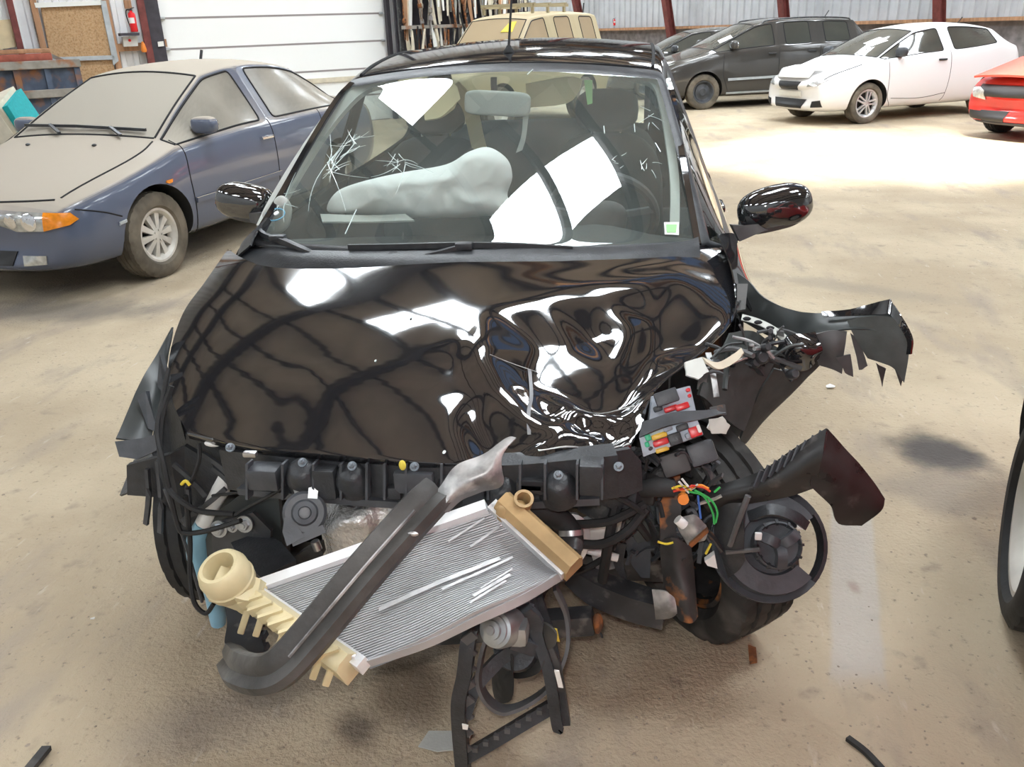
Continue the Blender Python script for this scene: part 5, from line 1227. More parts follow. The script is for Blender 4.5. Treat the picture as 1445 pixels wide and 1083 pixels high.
for x, y, w_, h_ in ((375, 672, .07, .05), (462, 678, .05, .07), (587, 676, .085, .05), (560, 690, .03, .03), (750, 682, .06, .03), (835, 672, .05, .07), (670, 690, .05, .05), (610, 695, .09, .03)):
    c = P(x, y, -.645); g = G(); g.box(c, (w_, .05, h_), bev=.008); part('bracket_box', g, random.choice([MT['plastic_black'], MT['plastic_dark']]), sp)
for x in (352, 402, 445, 484, 520, 545, 575, 625, 690, 735, 770, 815, 850):
    a, b_ = P(x, 652, -.65), P(x, 702, -.66); g = G(); g.bar(a, b_, .005, .03); part('rib', g, 'plastic_dark', sp, 0)
for x, y in ((325, 632), (427, 653), (497, 658), (585, 659), (788, 671), (873, 659)): bolt(P(x, y, -.675), .0065, 'steel_bolt', (0, -.75, .65), sp)
g = G(); g.blob(P(568, 657, -.665), (.008, .006, .012), n=10, m=6); part('yellow_clip', g, 'tag_yellow', sp)
g = G(); g.box(P(353, 641, -.645), (.03, .015, .012), bev=.004); part('latch', g, 'steel_bright', sp)
g = G(); g.blob(P(301, 626, -.55), (.022, .01, .008), n=12, m=6); part('buffer', g, 'white_plastic', sp)
g = G(); g.box(P(750, 686, -.665), (.055, .01, .025), bev=.006); part('latch_opening', g, 'seam', sp)

# ---- foil heat shield
rows = [PT((452, 706, -.44), (500, 706, -.46), (545, 707, -.46), (600, 708, -.44)), PT((450, 740, -.46), (492, 735, -.50), (540, 735, -.48), (598, 740, -.45)), PT((456, 775, -.46), (500, 765, -.51), (540, 770, -.49), (596, 765, -.45)), PT((470, 830, -.44), (505, 820, -.48), (545, 815, -.46), (590, 800, -.44))]
sheet('heat_shield', rows, .002, 'foil', n=12, crumple=.022, seed=4, smooth=25)['label'] = 'crinkled silver foil heat shield'
c = P(499, 705, -.47); g = G(); g.cyl(c, (0, -1, 0), .012, .006, 14); part('shield_hole', g, 'seam')

# ---- horn
hc = P(430, 724, -.69); hx = (CAM-hc).normalized(); s_, u_, d_ = frame(hx)
hn = thing('horn', 'round black horn hanging below the slam panel of the wreck', 'horn', (hc.x, hc.y, hc.z)); 
def hp(name, g, m, par=None): o = part(name, g, m, par or hn); o.location = -hc if par is None else (0, 0, 0); return o
g = G(); g.lathe([(-.022, 0), (-.022, .040), (-.012, .046), (.008, .046), (.014, .040), (.014, .028), (.024, .024), (.026, .014), (.022, .012), (.022, 0)], hc, hx, 32); hb_ = hp('body', g, 'plastic_dark')
g = G(); sweep(g, [hc+s_*.03-u_*.005, hc+s_*.034-u_*.03, hc+s_*.026-u_*.055], [(-.016, -.018), (.016, -.018), (.016, .018), (-.016, .018)], up=tuple(hx), scale=[.8, 1.0, 1.25]); g.bar(hc-s_*.035-u_*.04, hc+s_*.035-u_*.056, .018, .03, up=tuple(hx)); hp('trumpet', g, 'plastic_dark')
g = G(); g.cyl(hc+hx*.03, hx, .010, .006, 6); hp('nut', g, 'steel_dark')
for x0, y0, x1, y1 in ((425, 704, 419, 684), (441, 704, 443, 682)):
    g = G(); g.bar(P(x0, y0, -.68), P(x1, y1, -.66), .02, .008, up=tuple(hx)); hp('bracket', g, 'zinc')
g = G(); g.tube(PT((400, 688, -.66), (380, 700, -.64), (350, 716, -.60), (330, 728, -.58)), .004, 6, smooth=5); hp('cable', g, 'rubber')
g = G(); g.tube(PT((444, 764, -.62), (449, 776, -.62)), .010, 10); part('hose_end', g, 'steel_bright')
sheet('air_hose', [PT((400, 800, -.55), (430, 775, -.56), (455, 765, -.56)), PT((410, 830, -.55), (440, 800, -.56), (458, 780, -.56))], .02, 'rubber_dusty')

# ---- left crash mount
plate('crash_plate', PT((300, 738, -.55), (358, 722, -.55), (384, 748, -.56), (378, 800, -.57), (316, 812, -.56), (303, 780, -.55)), .012, 'steel_dark')
plate('mount_panel', PT((290, 735, -.50), (350, 690, -.50), (395, 700, -.52), (402, 790, -.52), (330, 835, -.52), (296, 800, -.50)), .012, 'paint_black_inner')
for x, y, r_ in ((309, 747, .014), (328, 744, .009), (345, 740, .014)): bolt(P(x, y, -.565), r_, 'zinc', (0, -1, .2))
g = G(); sweep(g, PT((352, 775, -.56), (372, 800, -.62), (395, 822, -.66)), [(-.05, -.045), (.05, -.045), (.05, .045), (-.05, .045)], scale=[.8, 1., .9], smooth=4); part('crash_can', g, 'plastic_black')
g = G(); sweep(g, PT((340, 850, -.68), (348, 890, -.76), (345, 925, -.84), (350, 945, -.90)), [(-.035, -.035), (.035, -.035), (.035, .035), (-.035, .035)], scale=[.9, 1., 1.05, .9], smooth=4, up=(1, 0, 0)); part('crash_can', g, 'steel_dark')
for k in range(4):
    g = G(); sweep(g, PT((325+k*2, 868+k*17, -.74-.03*k), (372+k*2, 862+k*17, -.74-.03*k)), [(-.008, -.006), (.008, -.006), (.008, .006), (-.008, .006)]); part('crash_fold', g, 'plastic_dark')
# washer bottle neck, white above and blue fluid below
tubep('washer_neck', PT((322, 664, -.50), (312, 690, -.50), (300, 712, -.50), (288, 738, -.50)), [.016, .022, .020, .022], 'white_plastic', n=10)
tubep('washer_bottle', PT((288, 738, -.50), (280, 760, -.49), (284, 790, -.47), (302, 822, -.46), (308, 880, -.45)), [.022, .028, .034, .034, .02], 'washer_blue', n=12)
# left headlamp carrier and loose cables
plate('headlamp_carrier', PT((181, 655, -.50), (240, 640, -.50), (262, 628, -.48), (300, 650, -.50), (322, 690, -.50), (292, 740, -.50), (262, 742, -.50), (226, 700, -.50), (182, 697, -.50)), .015, 'plastic_black')
plate('carrier_wall', PT((228, 500, -.30), (262, 610, -.42), (320, 632, -.46), (330, 690, -.46), (250, 690, -.42), (215, 640, -.40)), .012, 'plastic_black')
for a, b_, c_, d_2 in ((208, 662, 206, 740), (222, 650, 226, 752), (266, 690, 262, 742), (245, 655, 290, 700), (300, 660, 330, 690), (285, 640, 325, 672), (258, 735, 318, 690)):
    g = G(); strip(g, PT((a, b_, -.52), ((a+c_)/2+3, (b_+d_2)/2, -.525), (c_, d_2, -.52)), .008, .012, smooth=3); part('carrier_rib', g, 'plastic_dark')
for pts, r_, m in (([(242, 545, -.44), (228, 590, -.47), (226, 650, -.53), (238, 690, -.56), (262, 712, -.58), (285, 722, -.58), (330, 726, -.58)], .007, 'rubber'), ([(238, 520, -.40), (230, 560, -.44), (222, 610, -.50), (232, 660, -.55), (250, 740, -.57), (262, 752, -.57), (290, 750, -.58), (340, 735, -.60)], .006, 'rubber'),
        ([(281, 626, -.52), (281, 650, -.54), (270, 680, -.55), (262, 690, -.56)], .005, 'rubber'), ([(262, 700, -.56), (268, 760, -.56), (268, 810, -.58), (274, 850, -.60), (290, 866, -.60), (302, 852, -.60)], .006, 'rubber'), ([(232, 690, -.54), (262, 770, -.54), (285, 850, -.52)], .004, 'plastic_dark'), ([(300, 700, -.55), (330, 696, -.58), (372, 690, -.62), (402, 684, -.66)], .004, 'rubber')):
    tubep('loose_cable', PT(*pts), r_, m, n=CABLE_N)
g = G(); g.tube(PT((256, 684, -.565), (262, 679, -.565), (268, 685, -.565)), .004, 6, smooth=3); part('yellow_wire_tie', g, 'wire_yellow')

# front wheels
wheel(CT, (-.685, -.10, .30), R=.30, w=.19, rin=.2, style='five', side=-1, tm='rubber', rm='alloy')
rot_r = (R_(4), R_(-7), R_(34))
fw = wheel(CT, (.67, -.15, .305), R=.30, w=.20, rin=.205, style='steel', side=1, tm='rubber_dusty', rm='rusty_steel', rot=rot_r)
sheet('wheel_arch_liner', [PT((170, 700, -.42), (205, 690, -.46), (260, 700, -.48)), PT((190, 650, -.30), (225, 640, -.35), (270, 650, -.40))], .006, 'plastic_black')

mat('alu_white', (.90, .90, .91), .4, metal=.1, var=.05)
# ---- radiator, torn loose and hanging askew
rad = thing('radiator', 'aluminium radiator core with cream tanks hanging askew before the wreck', 'radiator', P(520, 932, -.98))
RO = rad.location.copy()
def rp(name, g, m, par=None, smooth=38): o = part(name, g, m, par or rad, smooth); o.location = -RO if par is None else (0, 0, 0); return o
TL, TR = P(366, 832, -.80), P(692, 718, -.70); BL, BR = P(514, 934, -.99), P(790, 808, -.80)
botc = catmull([BL, P(600, 905, -.97), P(680, 866, -.93), P(740, 838, -.87), BR], 12); nb_ = len(botc); nrm_r = (TR-TL).cross(BL-TL).normalized()
if nrm_r.dot(CAM-TL) < 0: nrm_r = -nrm_r
NT = 46
def radpt(u, v):
    k = u*(nb_-1); i = min(int(k), nb_-2); b_ = botc[i].lerp(botc[i+1], k-i); t_ = TL.lerp(TR, u); return t_.lerp(b_, v) + nrm_r*(-.035*math.sin(math.pi*v)*max(0, u-.2) + .015*v*v*math.sin(math.pi*u))
core_rows = []; UU = [i/40 for i in range(41)]
back = [[radpt(u, v)-nrm_r*.028 for u in UU] for v in (0, .25, .5, .75, 1)]
g = G(); g.grid(back)
for k in range(NT+1):
    for e, h in ((-.34, -.009), (-.24, .0), (.24, .0), (.34, -.009)):
        v = min(max((k+e)/NT, 0), 1); core_rows.append([radpt(u, v)+nrm_r*(h-.002+.0012*noise.noise(Vector((u*30, v*30, 0)))) for u in UU])
g.grid(core_rows); core = rp('core', g, 'aluminium_fins')
for v, u0, u1, wd in ((.62, .25, .85, .010), (.66, .5, .9, .006), (.86, .55, .8, .007), (.92, .5, .75, .005), (.30, .80, .97, .006), (.18, .75, .95, .005), (.80, .62, .84, .004)):
    pts = [radpt(u0+(u1-u0)*t, v-.10*t)+nrm_r*.004 for t in (0, .25, .5, .75, 1)]; g = G(); strip(g, pts, wd, .0015, up=tuple(nrm_r), smooth=4); rp('bent_fin', g, 'fin_scuff', core)
g = G(); sweep(g, [TL-(TR-TL)*.0+nrm_r*.0-(BL-TL).normalized()*.010, TL.lerp(TR, .5)-(BL-TL).normalized()*.010, TR-(BL-TL).normalized()*.010], [(-.020, -.013), (.010, -.013), (.010, .013), (-.020, .013)], up=tuple(TL-BL), smooth=4); rp('top_rail', g, 'alu_white')
g = G(); sweep(g, botc, [(-.020, -.002), (.001, -.002), (.001, .002), (-.020, .002)], up=tuple(TL-BL)); rp('bottom_rail', g, 'aluminium_fins')
for a, b_ in ((TL, BL), (TR, BR)):
    d = (b_-a); o_ = (a-(TR if a == TL else TL)).normalized(); g = G(); sweep(g, [a-d*.03+o_*.008, a+d*.5+o_*.008, b_+d*.03+o_*.008], [(-.012, -.016), (.012, -.016), (.012, .012), (-.012, .012)], up=tuple(nrm_r)); hdr = rp('header_plate', g, 'aluminium')
    for k in range(18):
        c = a+d*(k+.5)/18+o_*.008+nrm_r*.014; g = G(); g.box(c, (.006, .006, .006)); rp('crimp', g, 'aluminium', hdr, 0).parent = hdr
# left tank, cream, with ribs and filler neck
ol = (TL-TR).normalized(); dl = (BL-TL)
g = G(); sweep(g, [TL-dl*.04+ol*.035, TL+dl*.5+ol*.035, BL+dl*.02+ol*.035], [(-.028, -.028), (.020, -.028), (.020, .020), (.008, .028), (-.016, .028), (-.028, .012)], up=tuple(nrm_r)); tank = rp('left_tank', g, 'nylon_cream')
for k in range(9):
    c = TL+dl*(k+.8)/9.6+ol*.038+nrm_r*.024; g = G(); g.bar(c-ol*.022, c+ol*.03, .007, .022, up=tuple(nrm_r)); rp('tank_rib', g, 'nylon_cream', None, 0).parent = rad
for k, (t, l_) in enumerate(((.16, .05), (.30, .035), (.52, .04), (.86, .035), (.97, .03))):
    c = TL+dl*t+ol*.058; g = G(); g.bar(c, c+ol*l_*.5-Vector((0, 0, l_)), .014, .014, bev=.003); rp('tank_lug', g, 'nylon_cream')
fc = P(318, 812, -.83); fx = (Vector((-.16, -.36, .92))).normalized()
g = G(); g.lathe([(-.062, 0), (-.062, .026), (-.050, .040), (-.034, .050), (.010, .052), (.026, .046), (.032, .040), (.032, .033), (.024, .031), (-.012, .030), (-.018, 0)], fc, fx, 32); nk = rp('filler_neck', g, 'nylon_cream'); nk['label'] = 'cream open filler neck'
s2, u2, d2 = frame(fx); g = G(); sweep(g, [fc-fx*.012+s2*.02-u2*.02, P(346, 838, -.83), P(360, 846, -.82)], [(-.028, -.026), (.028, -.026), (.028, .026), (-.028, .026)], smooth=3, up=tuple(nrm_r)); rp('neck_duct', g, 'nylon_cream')
g = G(); g.lathe([(-.004, .049), (.004, .053), (.012, .049)], fc-fx*.022, fx, 32); rp('neck_collar', g, 'nylon_cream')
# right tank, amber
or_ = -ol; dr_2 = (BR-TR)
g = G(); sweep(g, [TR-dr_2*.02+or_*.032+nrm_r*.004, TR+dr_2*.5+or_*.032, BR+dr_2*.0+or_*.032], [(-.020, -.028), (.026, -.028), (.026, .010), (.014, .024), (-.010, .026), (-.020, .012)], up=tuple(nrm_r)); rp('right_tank', g, 'nylon_amber')['label'] = 'amber plastic end tank'
g = G(); g.lathe([(-.02, .014), (.0, .018), (.026, .020), (.026, .014), (.0, .012)], P(738, 712, -.70), (.15, -.5, .8), 20); rp('tank_outlet', g, 'nylon_amber')
g = G(); g.blob(P(722, 722, -.71), (.032, .02, .024), None, 14, 8, 3); rp('tank_cap', g, 'nylon_amber')
sheet('tank_flake', [PT((786, 768, -.76), (800, 775, -.76), (812, 790, -.76)), PT((790, 800, -.78), (800, 808, -.78), (806, 800, -.78))], .02, 'nylon_cream', rad, n=3).location = -RO

# ---- bent bumper beam lying across the radiator
bb = thing('bumper_beam', 'bent dark steel bumper beam lying across the radiator, torn upper end', 'bumper beam', P(345, 940, -1.0)); BO = bb.location.copy()
def bp_(name, g, m, smooth=38, par=None): o = part(name, g, m, par or bb, smooth); o.location = -BO if par is None else (0, 0, 0); return o
bpts = PT((322, 928, -.90), (336, 944, -1.0), (368, 952, -1.05), (398, 940, -1.06), (440, 895, -1.03), (520, 800, -.97), (590, 722, -.90), (618, 694, -.86))
sec = [(-.034, -.020), (-.012, -.026), (.012, -.026), (.034, -.020), (.036, .010), (.024, .022), (.004, .012), (-.010, .020), (-.030, .018), (-.036, .006)]
g = G(); sweep(g, bpts, sec, up=(0, -.75, .65), smooth=8, scale=[.8, .95, 1., 1., 1., 1., 1., .95]); beam = bp_('beam', g, 'beam_steel')
pts = [p+Vector((0, -.018, .016)) for p in PT((415, 928, -1.05), (440, 898, -1.03), (520, 803, -.97), (590, 724, -.90))]; g = G(); strip(g, pts, .004, .004, smooth=6); bp_('weld_seam', g, 'steel_scuffed', 38, None)
rows = [PT((600, 712, -.88), (622, 682, -.86), (650, 655, -.84), (690, 638, -.82), (716, 617, -.80), (728, 617, -.80)), PT((622, 722, -.90), (640, 700, -.88), (668, 680, -.87), (690, 668, -.86), (700, 650, -.84), (712, 634, -.82)), PT((635, 722, -.86), (655, 706, -.85), (680, 694, -.84), (705, 690, -.84), (712, 680, -.84), (703, 660, -.83))]
g = G(); rws = [catmull(r, 6) for r in rows]; cols = [catmull([r[i] for r in rws], 5) for i in range(len(rws[0]))]
cols = [[p+noise.noise_vector(p*18)*.007 for p in c] for c in cols]; g.slab(cols, .004); bp_('torn_end', g, 'steel_scuffed', 40)
for x, y in ((583, 754), (497, 868)): g = G(); g.blob(P(x, y, -.985 if x < 550 else -.945), (.010, .004, .005), n=8, m=5); bp_('scrape', g, 'steel_bright')

# ---- cooling fan and its broken frame
fan = thing('cooling_fan', 'broken black cooling fan frame hanging below the radiator', 'fan', PZ(650, 1095)); FO = fan.location.copy()
def fp(name, g, m, par=None, smooth=38): o = part(name, g, m, par or fan, smooth); o.location = -FO if par is None else (0, 0, 0); return o
YF = -.80
def FT(*a): return [P(x, y, yy) for x, y, yy in a]
FC = P(735, 905, -.72); fax = (CAM-FC+Vector((.6, 0, -.6))).normalized()
for pts, w_, h_ in (([(672, 868, -.74), (662, 900, -.78), (656, 950, -.80), (648, 990, -.80), (650, 1040, -.79), (655, 1098, -.77)], .030, .030), ([(722, 850, -.70), (735, 900, -.70), (700, 935, -.72), (672, 968, -.76), (656, 1010, -.79)], .028, .028),
        ([(648, 1074, -.78), (690, 1050, -.77), (740, 1020, -.75), (784, 994, -.72)], .028, .020), ([(745, 830, -.68), (757, 890, -.70), (775, 950, -.73), (786, 1020, -.74), (790, 1026, -.74)], .024, .02), ([(760, 842, -.66), (778, 900, -.68), (790, 960, -.71), (800, 1022, -.73)], .016, .016)):
    g = G(); strip(g, FT(*pts), w_, h_, up=(0, -1, .3), smooth=6); fp('frame_bar', g, 'plastic_black')
for i in range(9):
    t = (i+.5)/9; c = P(648+(784-648)*t, 1074+(994-1074)*t-3, -.795+.06*t); g = G(); g.box(c, (.012, .01, .012)); fp('frame_web', g, 'plastic_dusty', None, 0)
for i in range(8):
    t = (i+.5)/8; c = P(663-8*t, 890+180*t, -.80+.01*t); g = G(); g.bar(c-Vector((.012, 0, .01)), c+Vector((.012, 0, .012)), .006, .02); fp('frame_web', g, 'plastic_dusty', None, 0)
s3, u3, d3 = frame(fax)
rc2 = P(738, 905, -.70)
ringp = [P(x, y, yy) for x, y, yy in ((782, 826, -.62), (800, 870, -.62), (800, 920, -.66), (778, 965, -.70), (745, 992, -.74), (712, 1002, -.76), (688, 988, -.77), (676, 960, -.77), (680, 925, -.76), (690, 890, -.73))]
g = G(); sweep(g, ringp, [(-.004, -.022), (.004, -.022), (.004, .022), (-.004, .022)], up=(0, -.9, .4), smooth=6); fp('fan_ring', g, 'plastic_dusty')
hubc = P(728, 915, -.70)
for k, (pts) in enumerate(([(705, 925), (694, 955), (700, 990), (722, 988), (724, 950), (722, 925)], [(728, 932), (722, 955), (738, 958), (760, 950), (768, 930), (745, 922)], [(745, 890), (765, 880), (785, 895), (780, 915), (755, 912)], [(712, 885), (700, 868), (716, 850), (738, 858), (738, 880)])):
    c = sum((P(x, y, -.69) for x, y in pts), Vector())/len(pts); rim_ = catmull([P(x, y, -.69+.05*math.sin(i*1.1+k)) for i, (x, y) in enumerate(pts)], 4, True); g = G()
    rr2 = [[c+(p-c)*t+Vector((0, -.012*(1-t*t), 0)) for p in rim_] for t in (.02, .4, .75, 1.)]
    g.grid(rr2, True); rr3 = [[p+Vector((0, .008, 0)) for p in r] for r in rr2]; g.grid(rr3, True); g.grid([rr2[-1], rr3[-1]], True); fp('fan_blade', g, 'rubber_dusty', None, 60)
g = G(); g.lathe([(-.03, 0), (-.03, .05), (0, .052), (.012, .046), (.012, 0)], hubc, (-.1, -.8, .5), 24); fp('fan_hub', g, 'plastic_black')
mc = P(703, 888, -.78); mx = (Vector((-.35, -.75, .45))).normalized()
g = G(); g.lathe([(-.05, .040), (.0, .040), (.012, .037), (.014, .030), (.020, .030), (.022, .020), (.028, .019), (.030, .010), (.034, .009), (.034, 0)], mc, mx, 32); mo = fp('fan_motor', g, 'zinc')
g = G(); g.box(mc+Vector((.035, .02, -.02)), (.05, .05, .05), bev=.015); fp('motor_case', g, 'zinc', None)
for pts, w_ in (([(690, 850, -.74), (715, 838, -.72), (745, 832, -.70)], .05), ([(735, 862, -.72), (752, 880, -.70), (745, 905, -.70)], .045), ([(722, 905, -.74), (745, 912, -.72), (765, 920, -.70)], .03), ([(745, 850, -.70), (735, 870, -.71), (730, 895, -.72)], .03)):
    g = G(); strip(g, FT(*pts), w_, .02, up=(0, -1, .3), smooth=4); fp('motor_carrier', g, 'plastic_dark')
g = G(); strip(g, FT((776, 824, -.60), (765, 840, -.62), (760, 870, -.66), (772, 905, -.70), (786, 940, -.72), (792, 975, -.73)), .014, .006, up=(0, -1, .2), smooth=6); fp('rubber_strap', g, 'rubber_dusty')
plate('yellow_tag', [p for p in PT((777, 886, -.70), (786, 888, -.70), (790, 906, -.70), (781, 904, -.70))], .003, 'tag_yellow', fan).location = -FO
plate('paper_tag', PT((782, 946, -.745), (789, 947, -.745), (795, 971, -.745), (788, 970, -.745)), .003, 'off_white', fan).location = -FO
plate('paper_tag', PT((652, 1022, -.83), (661, 1024, -.83), (660, 1030, -.83), (653, 1029, -.83)), .003, 'off_white', fan).location = -FO

# ---- lower cross member behind, with a rusted torn end
g = G(); g.bar(P(470, 900, -.52), P(838, 876, -.52), .05, .055, bev=.006); lc_ = part('lower_crossmember', g, 'steel_dark')
g = G(); g.blob(P(843, 880, -.525), (.014, .018, .028), None, 10, 8); part('rust_patch', g, 'rust', lc_)
g = G(); g.tube(PT((838, 886, -.53), (846, 892, -.53), (850, 900, -.53)), .003, 5); part('torn_shred', g, 'steel_dark', lc_)

# ---- right-hand mess: lower arm, brackets, hoses, engine parts seen from the front
g = G(); sweep(g, PT((806, 808, -.45), (840, 828, -.46), (890, 848, -.48), (940, 862, -.50)), [(-.03, -.035), (.03, -.035), (.03, .03), (-.03, .03)], smooth=5, scale=[.7, 1., 1.05, 1.]); la = part('lower_arm', g, 'steel_dark')
sheet('torn_arm_end', [PT((920, 832, -.52), (940, 836, -.54), (952, 846, -.54)), PT((925, 855, -.54), (945, 858, -.55), (956, 862, -.55)), PT((928, 874, -.53), (945, 872, -.54), (955, 866, -.54))], .006, 'steel_scuffed', crumple=.006)
sheet('rusty_bracket', [PT((930, 760, -.50), (932, 800, -.50), (940, 840, -.52), (960, 876, -.55)), PT((952, 758, -.52), (958, 800, -.53), (968, 840, -.55), (976, 878, -.56)), PT((975, 770, -.50), (978, 810, -.50), (982, 845, -.52), (984, 870, -.53))], .006, 'rusty_steel', crumple=.008)
sheet('rusty_bracket', [PT((928, 665, -.46), (930, 710, -.48), (930, 760, -.50)), PT((960, 668, -.46), (962, 715, -.48), (958, 765, -.50))], .012, 'rusty_steel', crumple=.004)
plate('rust_lip', PT((972, 768, -.57), (998, 745, -.57), (1000, 750, -.57), (976, 772, -.57)), .008, 'rust')
sheet('crushed_metal', [PT((955, 732, -.54), (980, 726, -.55), (1000, 742, -.55)), PT((962, 752, -.54), (982, 752, -.56), (1002, 755, -.55)), PT((972, 770, -.54), (985, 768, -.55), (998, 765, -.55))], .004, 'steel_scuffed', crumple=.012)
g = G(); g.tube(PT((956, 733, -.56), (966, 742, -.56)), .011, 10); part('white_plug', g, 'white_plastic')
plate('white_connector', PT((994, 790, -.52), (1008, 780, -.52), (1012, 800, -.52), (998, 796, -.52)), .016, 'white_plastic')
tubep('yellow_wire', PT((996, 782, -.53), (1000, 774, -.53), (1003, 768, -.53)), .003, 'wire_yellow')
sheet('plastic_flap', [PT((882, 756, -.42), (888, 790, -.42), (905, 815, -.42)), PT((918, 758, -.42), (918, 790, -.42), (917, 815, -.42))], .006, 'plastic_dark')
sheet('plastic_flap', [PT((872, 765, -.44), (866, 795, -.44), (882, 822, -.44)), PT((884, 768, -.44), (880, 795, -.44), (885, 815, -.44))], .006, 'plastic_black')
tubep('radiator_hose', PT((742, 716, -.58), (770, 722, -.58), (795, 738, -.58), (806, 758, -.60), (806, 776, -.62)), [.024, .025, .026, .026, .025], 'rubber', n=16)
g = G(); g.lathe([(-.006, .027), (.006, .027)], P(806, 752, -.60), P(806, 762, -.61)-P(805, 748, -.60), 18); part('hose_clamp', g, 'zinc'); g = G(); g.lathe([(-.012, .0), (-.012, .027), (.012, .022), (.012, .016), (0, .015), (0, 0)], P(806, 774, -.63), (0, -.8, -.4), 18); part('hose_mouth', g, 'steel_dark')
sheet('alloy_bracket', [PT((798, 720, -.50), (820, 726, -.50), (826, 745, -.50)), PT((790, 760, -.52), (815, 765, -.52), (825, 780, -.52)), PT((798, 800, -.52), (812, 800, -.52), (818, 792, -.52))], .02, 'aluminium', crumple=.01)
g = G(); g.tube(PT((828, 776, -.46), (872, 788, -.46)), .010, 10); part('pipe_stub', g, 'white_plastic')
for pts, r_ in (([(780, 742, -.55), (850, 738, -.56), (880, 728, -.56), (910, 712, -.54)], .010), ([(812, 768, -.56), (850, 768, -.56), (885, 750, -.56), (912, 718, -.54)], .011), ([(850, 820, -.50), (858, 770, -.54), (868, 720, -.54), (880, 690, -.52)], .012), ([(880, 716, -.52), (902, 742, -.52), (915, 760, -.50)], .009), ([(790, 812, -.52), (820, 806, -.50), (850, 790, -.50)], .008), ([(850, 690, -.56), (890, 712, -.56), (908, 725, -.55)], .007)):
    tubep('coolant_hose', PT(*pts), r_, 'rubber')
for x, y, sx, sy, yy, m in ((842, 712, .07, .05, -.46, 'steel_dark'), (845, 745, .08, .05, -.42, 'aluminium'), (880, 740, .10, .07, -.38, 'steel_scuffed'), (905, 735, .06, .08, -.42, 'liner_grey'), (866, 690, .06, .07, -.52, 'plastic_black'), (890, 690, .05, .08, -.50, 'plastic_dark'), (915, 690, .05, .05, -.48, 'rusty_steel'), (850, 778, .05, .08, -.40, 'steel_scuffed'), (905, 770, .05, .06, -.36, 'rusty_steel'), (870, 760, .04, .04, -.36, 'steel_scuffed')):
    g = G(); M = Matrix.Rotation(random.uniform(-.5, .5), 3, 'Y') @ Matrix.Rotation(random.uniform(-.4, .4), 3, 'Z'); g.box(P(x, y, yy), (sx, .06, sy), M, .008); part('engine_bracket', g, m)
plate('panel_corner', PT((840, 640, -.60), (888, 632, -.58), (902, 650, -.56), (905, 690, -.56), (880, 700, -.58), (845, 700, -.60)), .012, 'plastic_black')
bolt(P(873, 659, -.625), .0065, 'steel_bolt', (0, -.75, .65))

# fuse box with its coloured fuses
fo = P(960, 620, -.48)
q = PT((902, 617, -.50), (982, 590, -.48), (992, 614, -.50), (908, 645, -.52)); plate('fuse_box', q, .03, 'fusebox_grey'); fz = CT.children[-1] if False else [o for o in CT.children if o.name.startswith('fuse_box')][-1]
plate('fuse_box_upper', PT((920, 560, -.44), (972, 545, -.42), (980, 580, -.44), (915, 592, -.46)), .03, 'fusebox_grey'); 
fn = (q[1]-q[0]).cross(q[3]-q[0]).normalized(); fn = fn if fn.dot(CAM-q[0]) > 0 else -fn; fe = (q[1]-q[0]).normalized()
Mf = Matrix((fe, fn.cross(fe), fn)).transposed()
def fuse(x, y, w_, h_, m, yy=-.50): g = G(); g.box(P(x, y, yy)+fn*.022, (w_, h_, .018), Mf, .004); part('fuse', g, m, fz)
for x, y, w_, h_, m in ((930, 616, .034, .012, 'fuse_yellow'), (932, 625, .034, .014, 'fuse_red'), (934, 635, .030, .011, 'fuse_yellow'), (914, 618, .012, .016, 'fuse_green'), (913, 628, .010, .012, 'fuse_green'), (952, 620, .028, .026, 'plastic_black'), (962, 604, .026, .014, 'plastic_black'), (980, 610, .026, .022, 'fuse_red'), (985, 606, .008, .018, 'white_plastic'), (970, 616, .012, .012, 'fusebox_grey'), (942, 606, .02, .010, 'fusebox_grey'), (917, 638, .012, .01, 'plastic_black')): fuse(x, y, w_, h_, m)
for x, y, w_, h_, m in ((946, 578, .030, .012, 'fuse_red'), (962, 575, .030, .014, 'fuse_red'), (970, 552, .010, .008, 'fuse_red'), (972, 560, .008, .008, 'fuse_red'), (940, 562, .05, .03, 'plastic_dark'), (928, 578, .02, .012, 'plastic_black')): fuse(x, y, w_, h_, m, -.45)
sheet('folded_cover', [PT((906, 596, -.52), (950, 582, -.52), (990, 580, -.52), (1022, 578, -.50)), PT((902, 618, -.54), (945, 600, -.54), (990, 592, -.53), (1024, 584, -.51))], .006, 'plastic_dark', crumple=.003)
sheet('torn_orange_tip', [PT((1000, 576, -.51), (1022, 572, -.50)), PT((1002, 588, -.52), (1026, 586, -.51))], .004, 'rusty_steel', crumple=.006)
plate('sealant_patch', PT((1000, 592, -.50), (1020, 588, -.50), (1030, 600, -.50), (1024, 612, -.50), (1004, 612, -.51), (998, 604, -.51)), .006, 'sealant', jag=.10)
plate('sealant_patch', PT((966, 512, -.38), (990, 505, -.36), (1000, 525, -.38), (985, 536, -.40), (968, 530, -.40)), .006, 'sealant', jag=.10)
sheet('sealant_strip', [PT((990, 505, -.36), (1012, 512, -.36), (1035, 500, -.34), (1046, 492, -.33)), PT((996, 512, -.37), (1015, 522, -.37), (1040, 510, -.35), (1050, 498, -.34))], .006, 'cream')
g = G(); g.box(P(952, 655, -.50), (.06, .05, .05), Mf, .008); part('relay_holder', g, 'rusty_steel')
g = G(); g.box(P(990, 640, -.48), (.06, .05, .05), Mf, .008); part('relay_holder', g, 'plastic_dark')
tubep('wire_loom', PT((905, 690, -.54), (930, 688, -.55), (952, 690, -.55)), [.018, .022, .018], 'rubber', n=10)
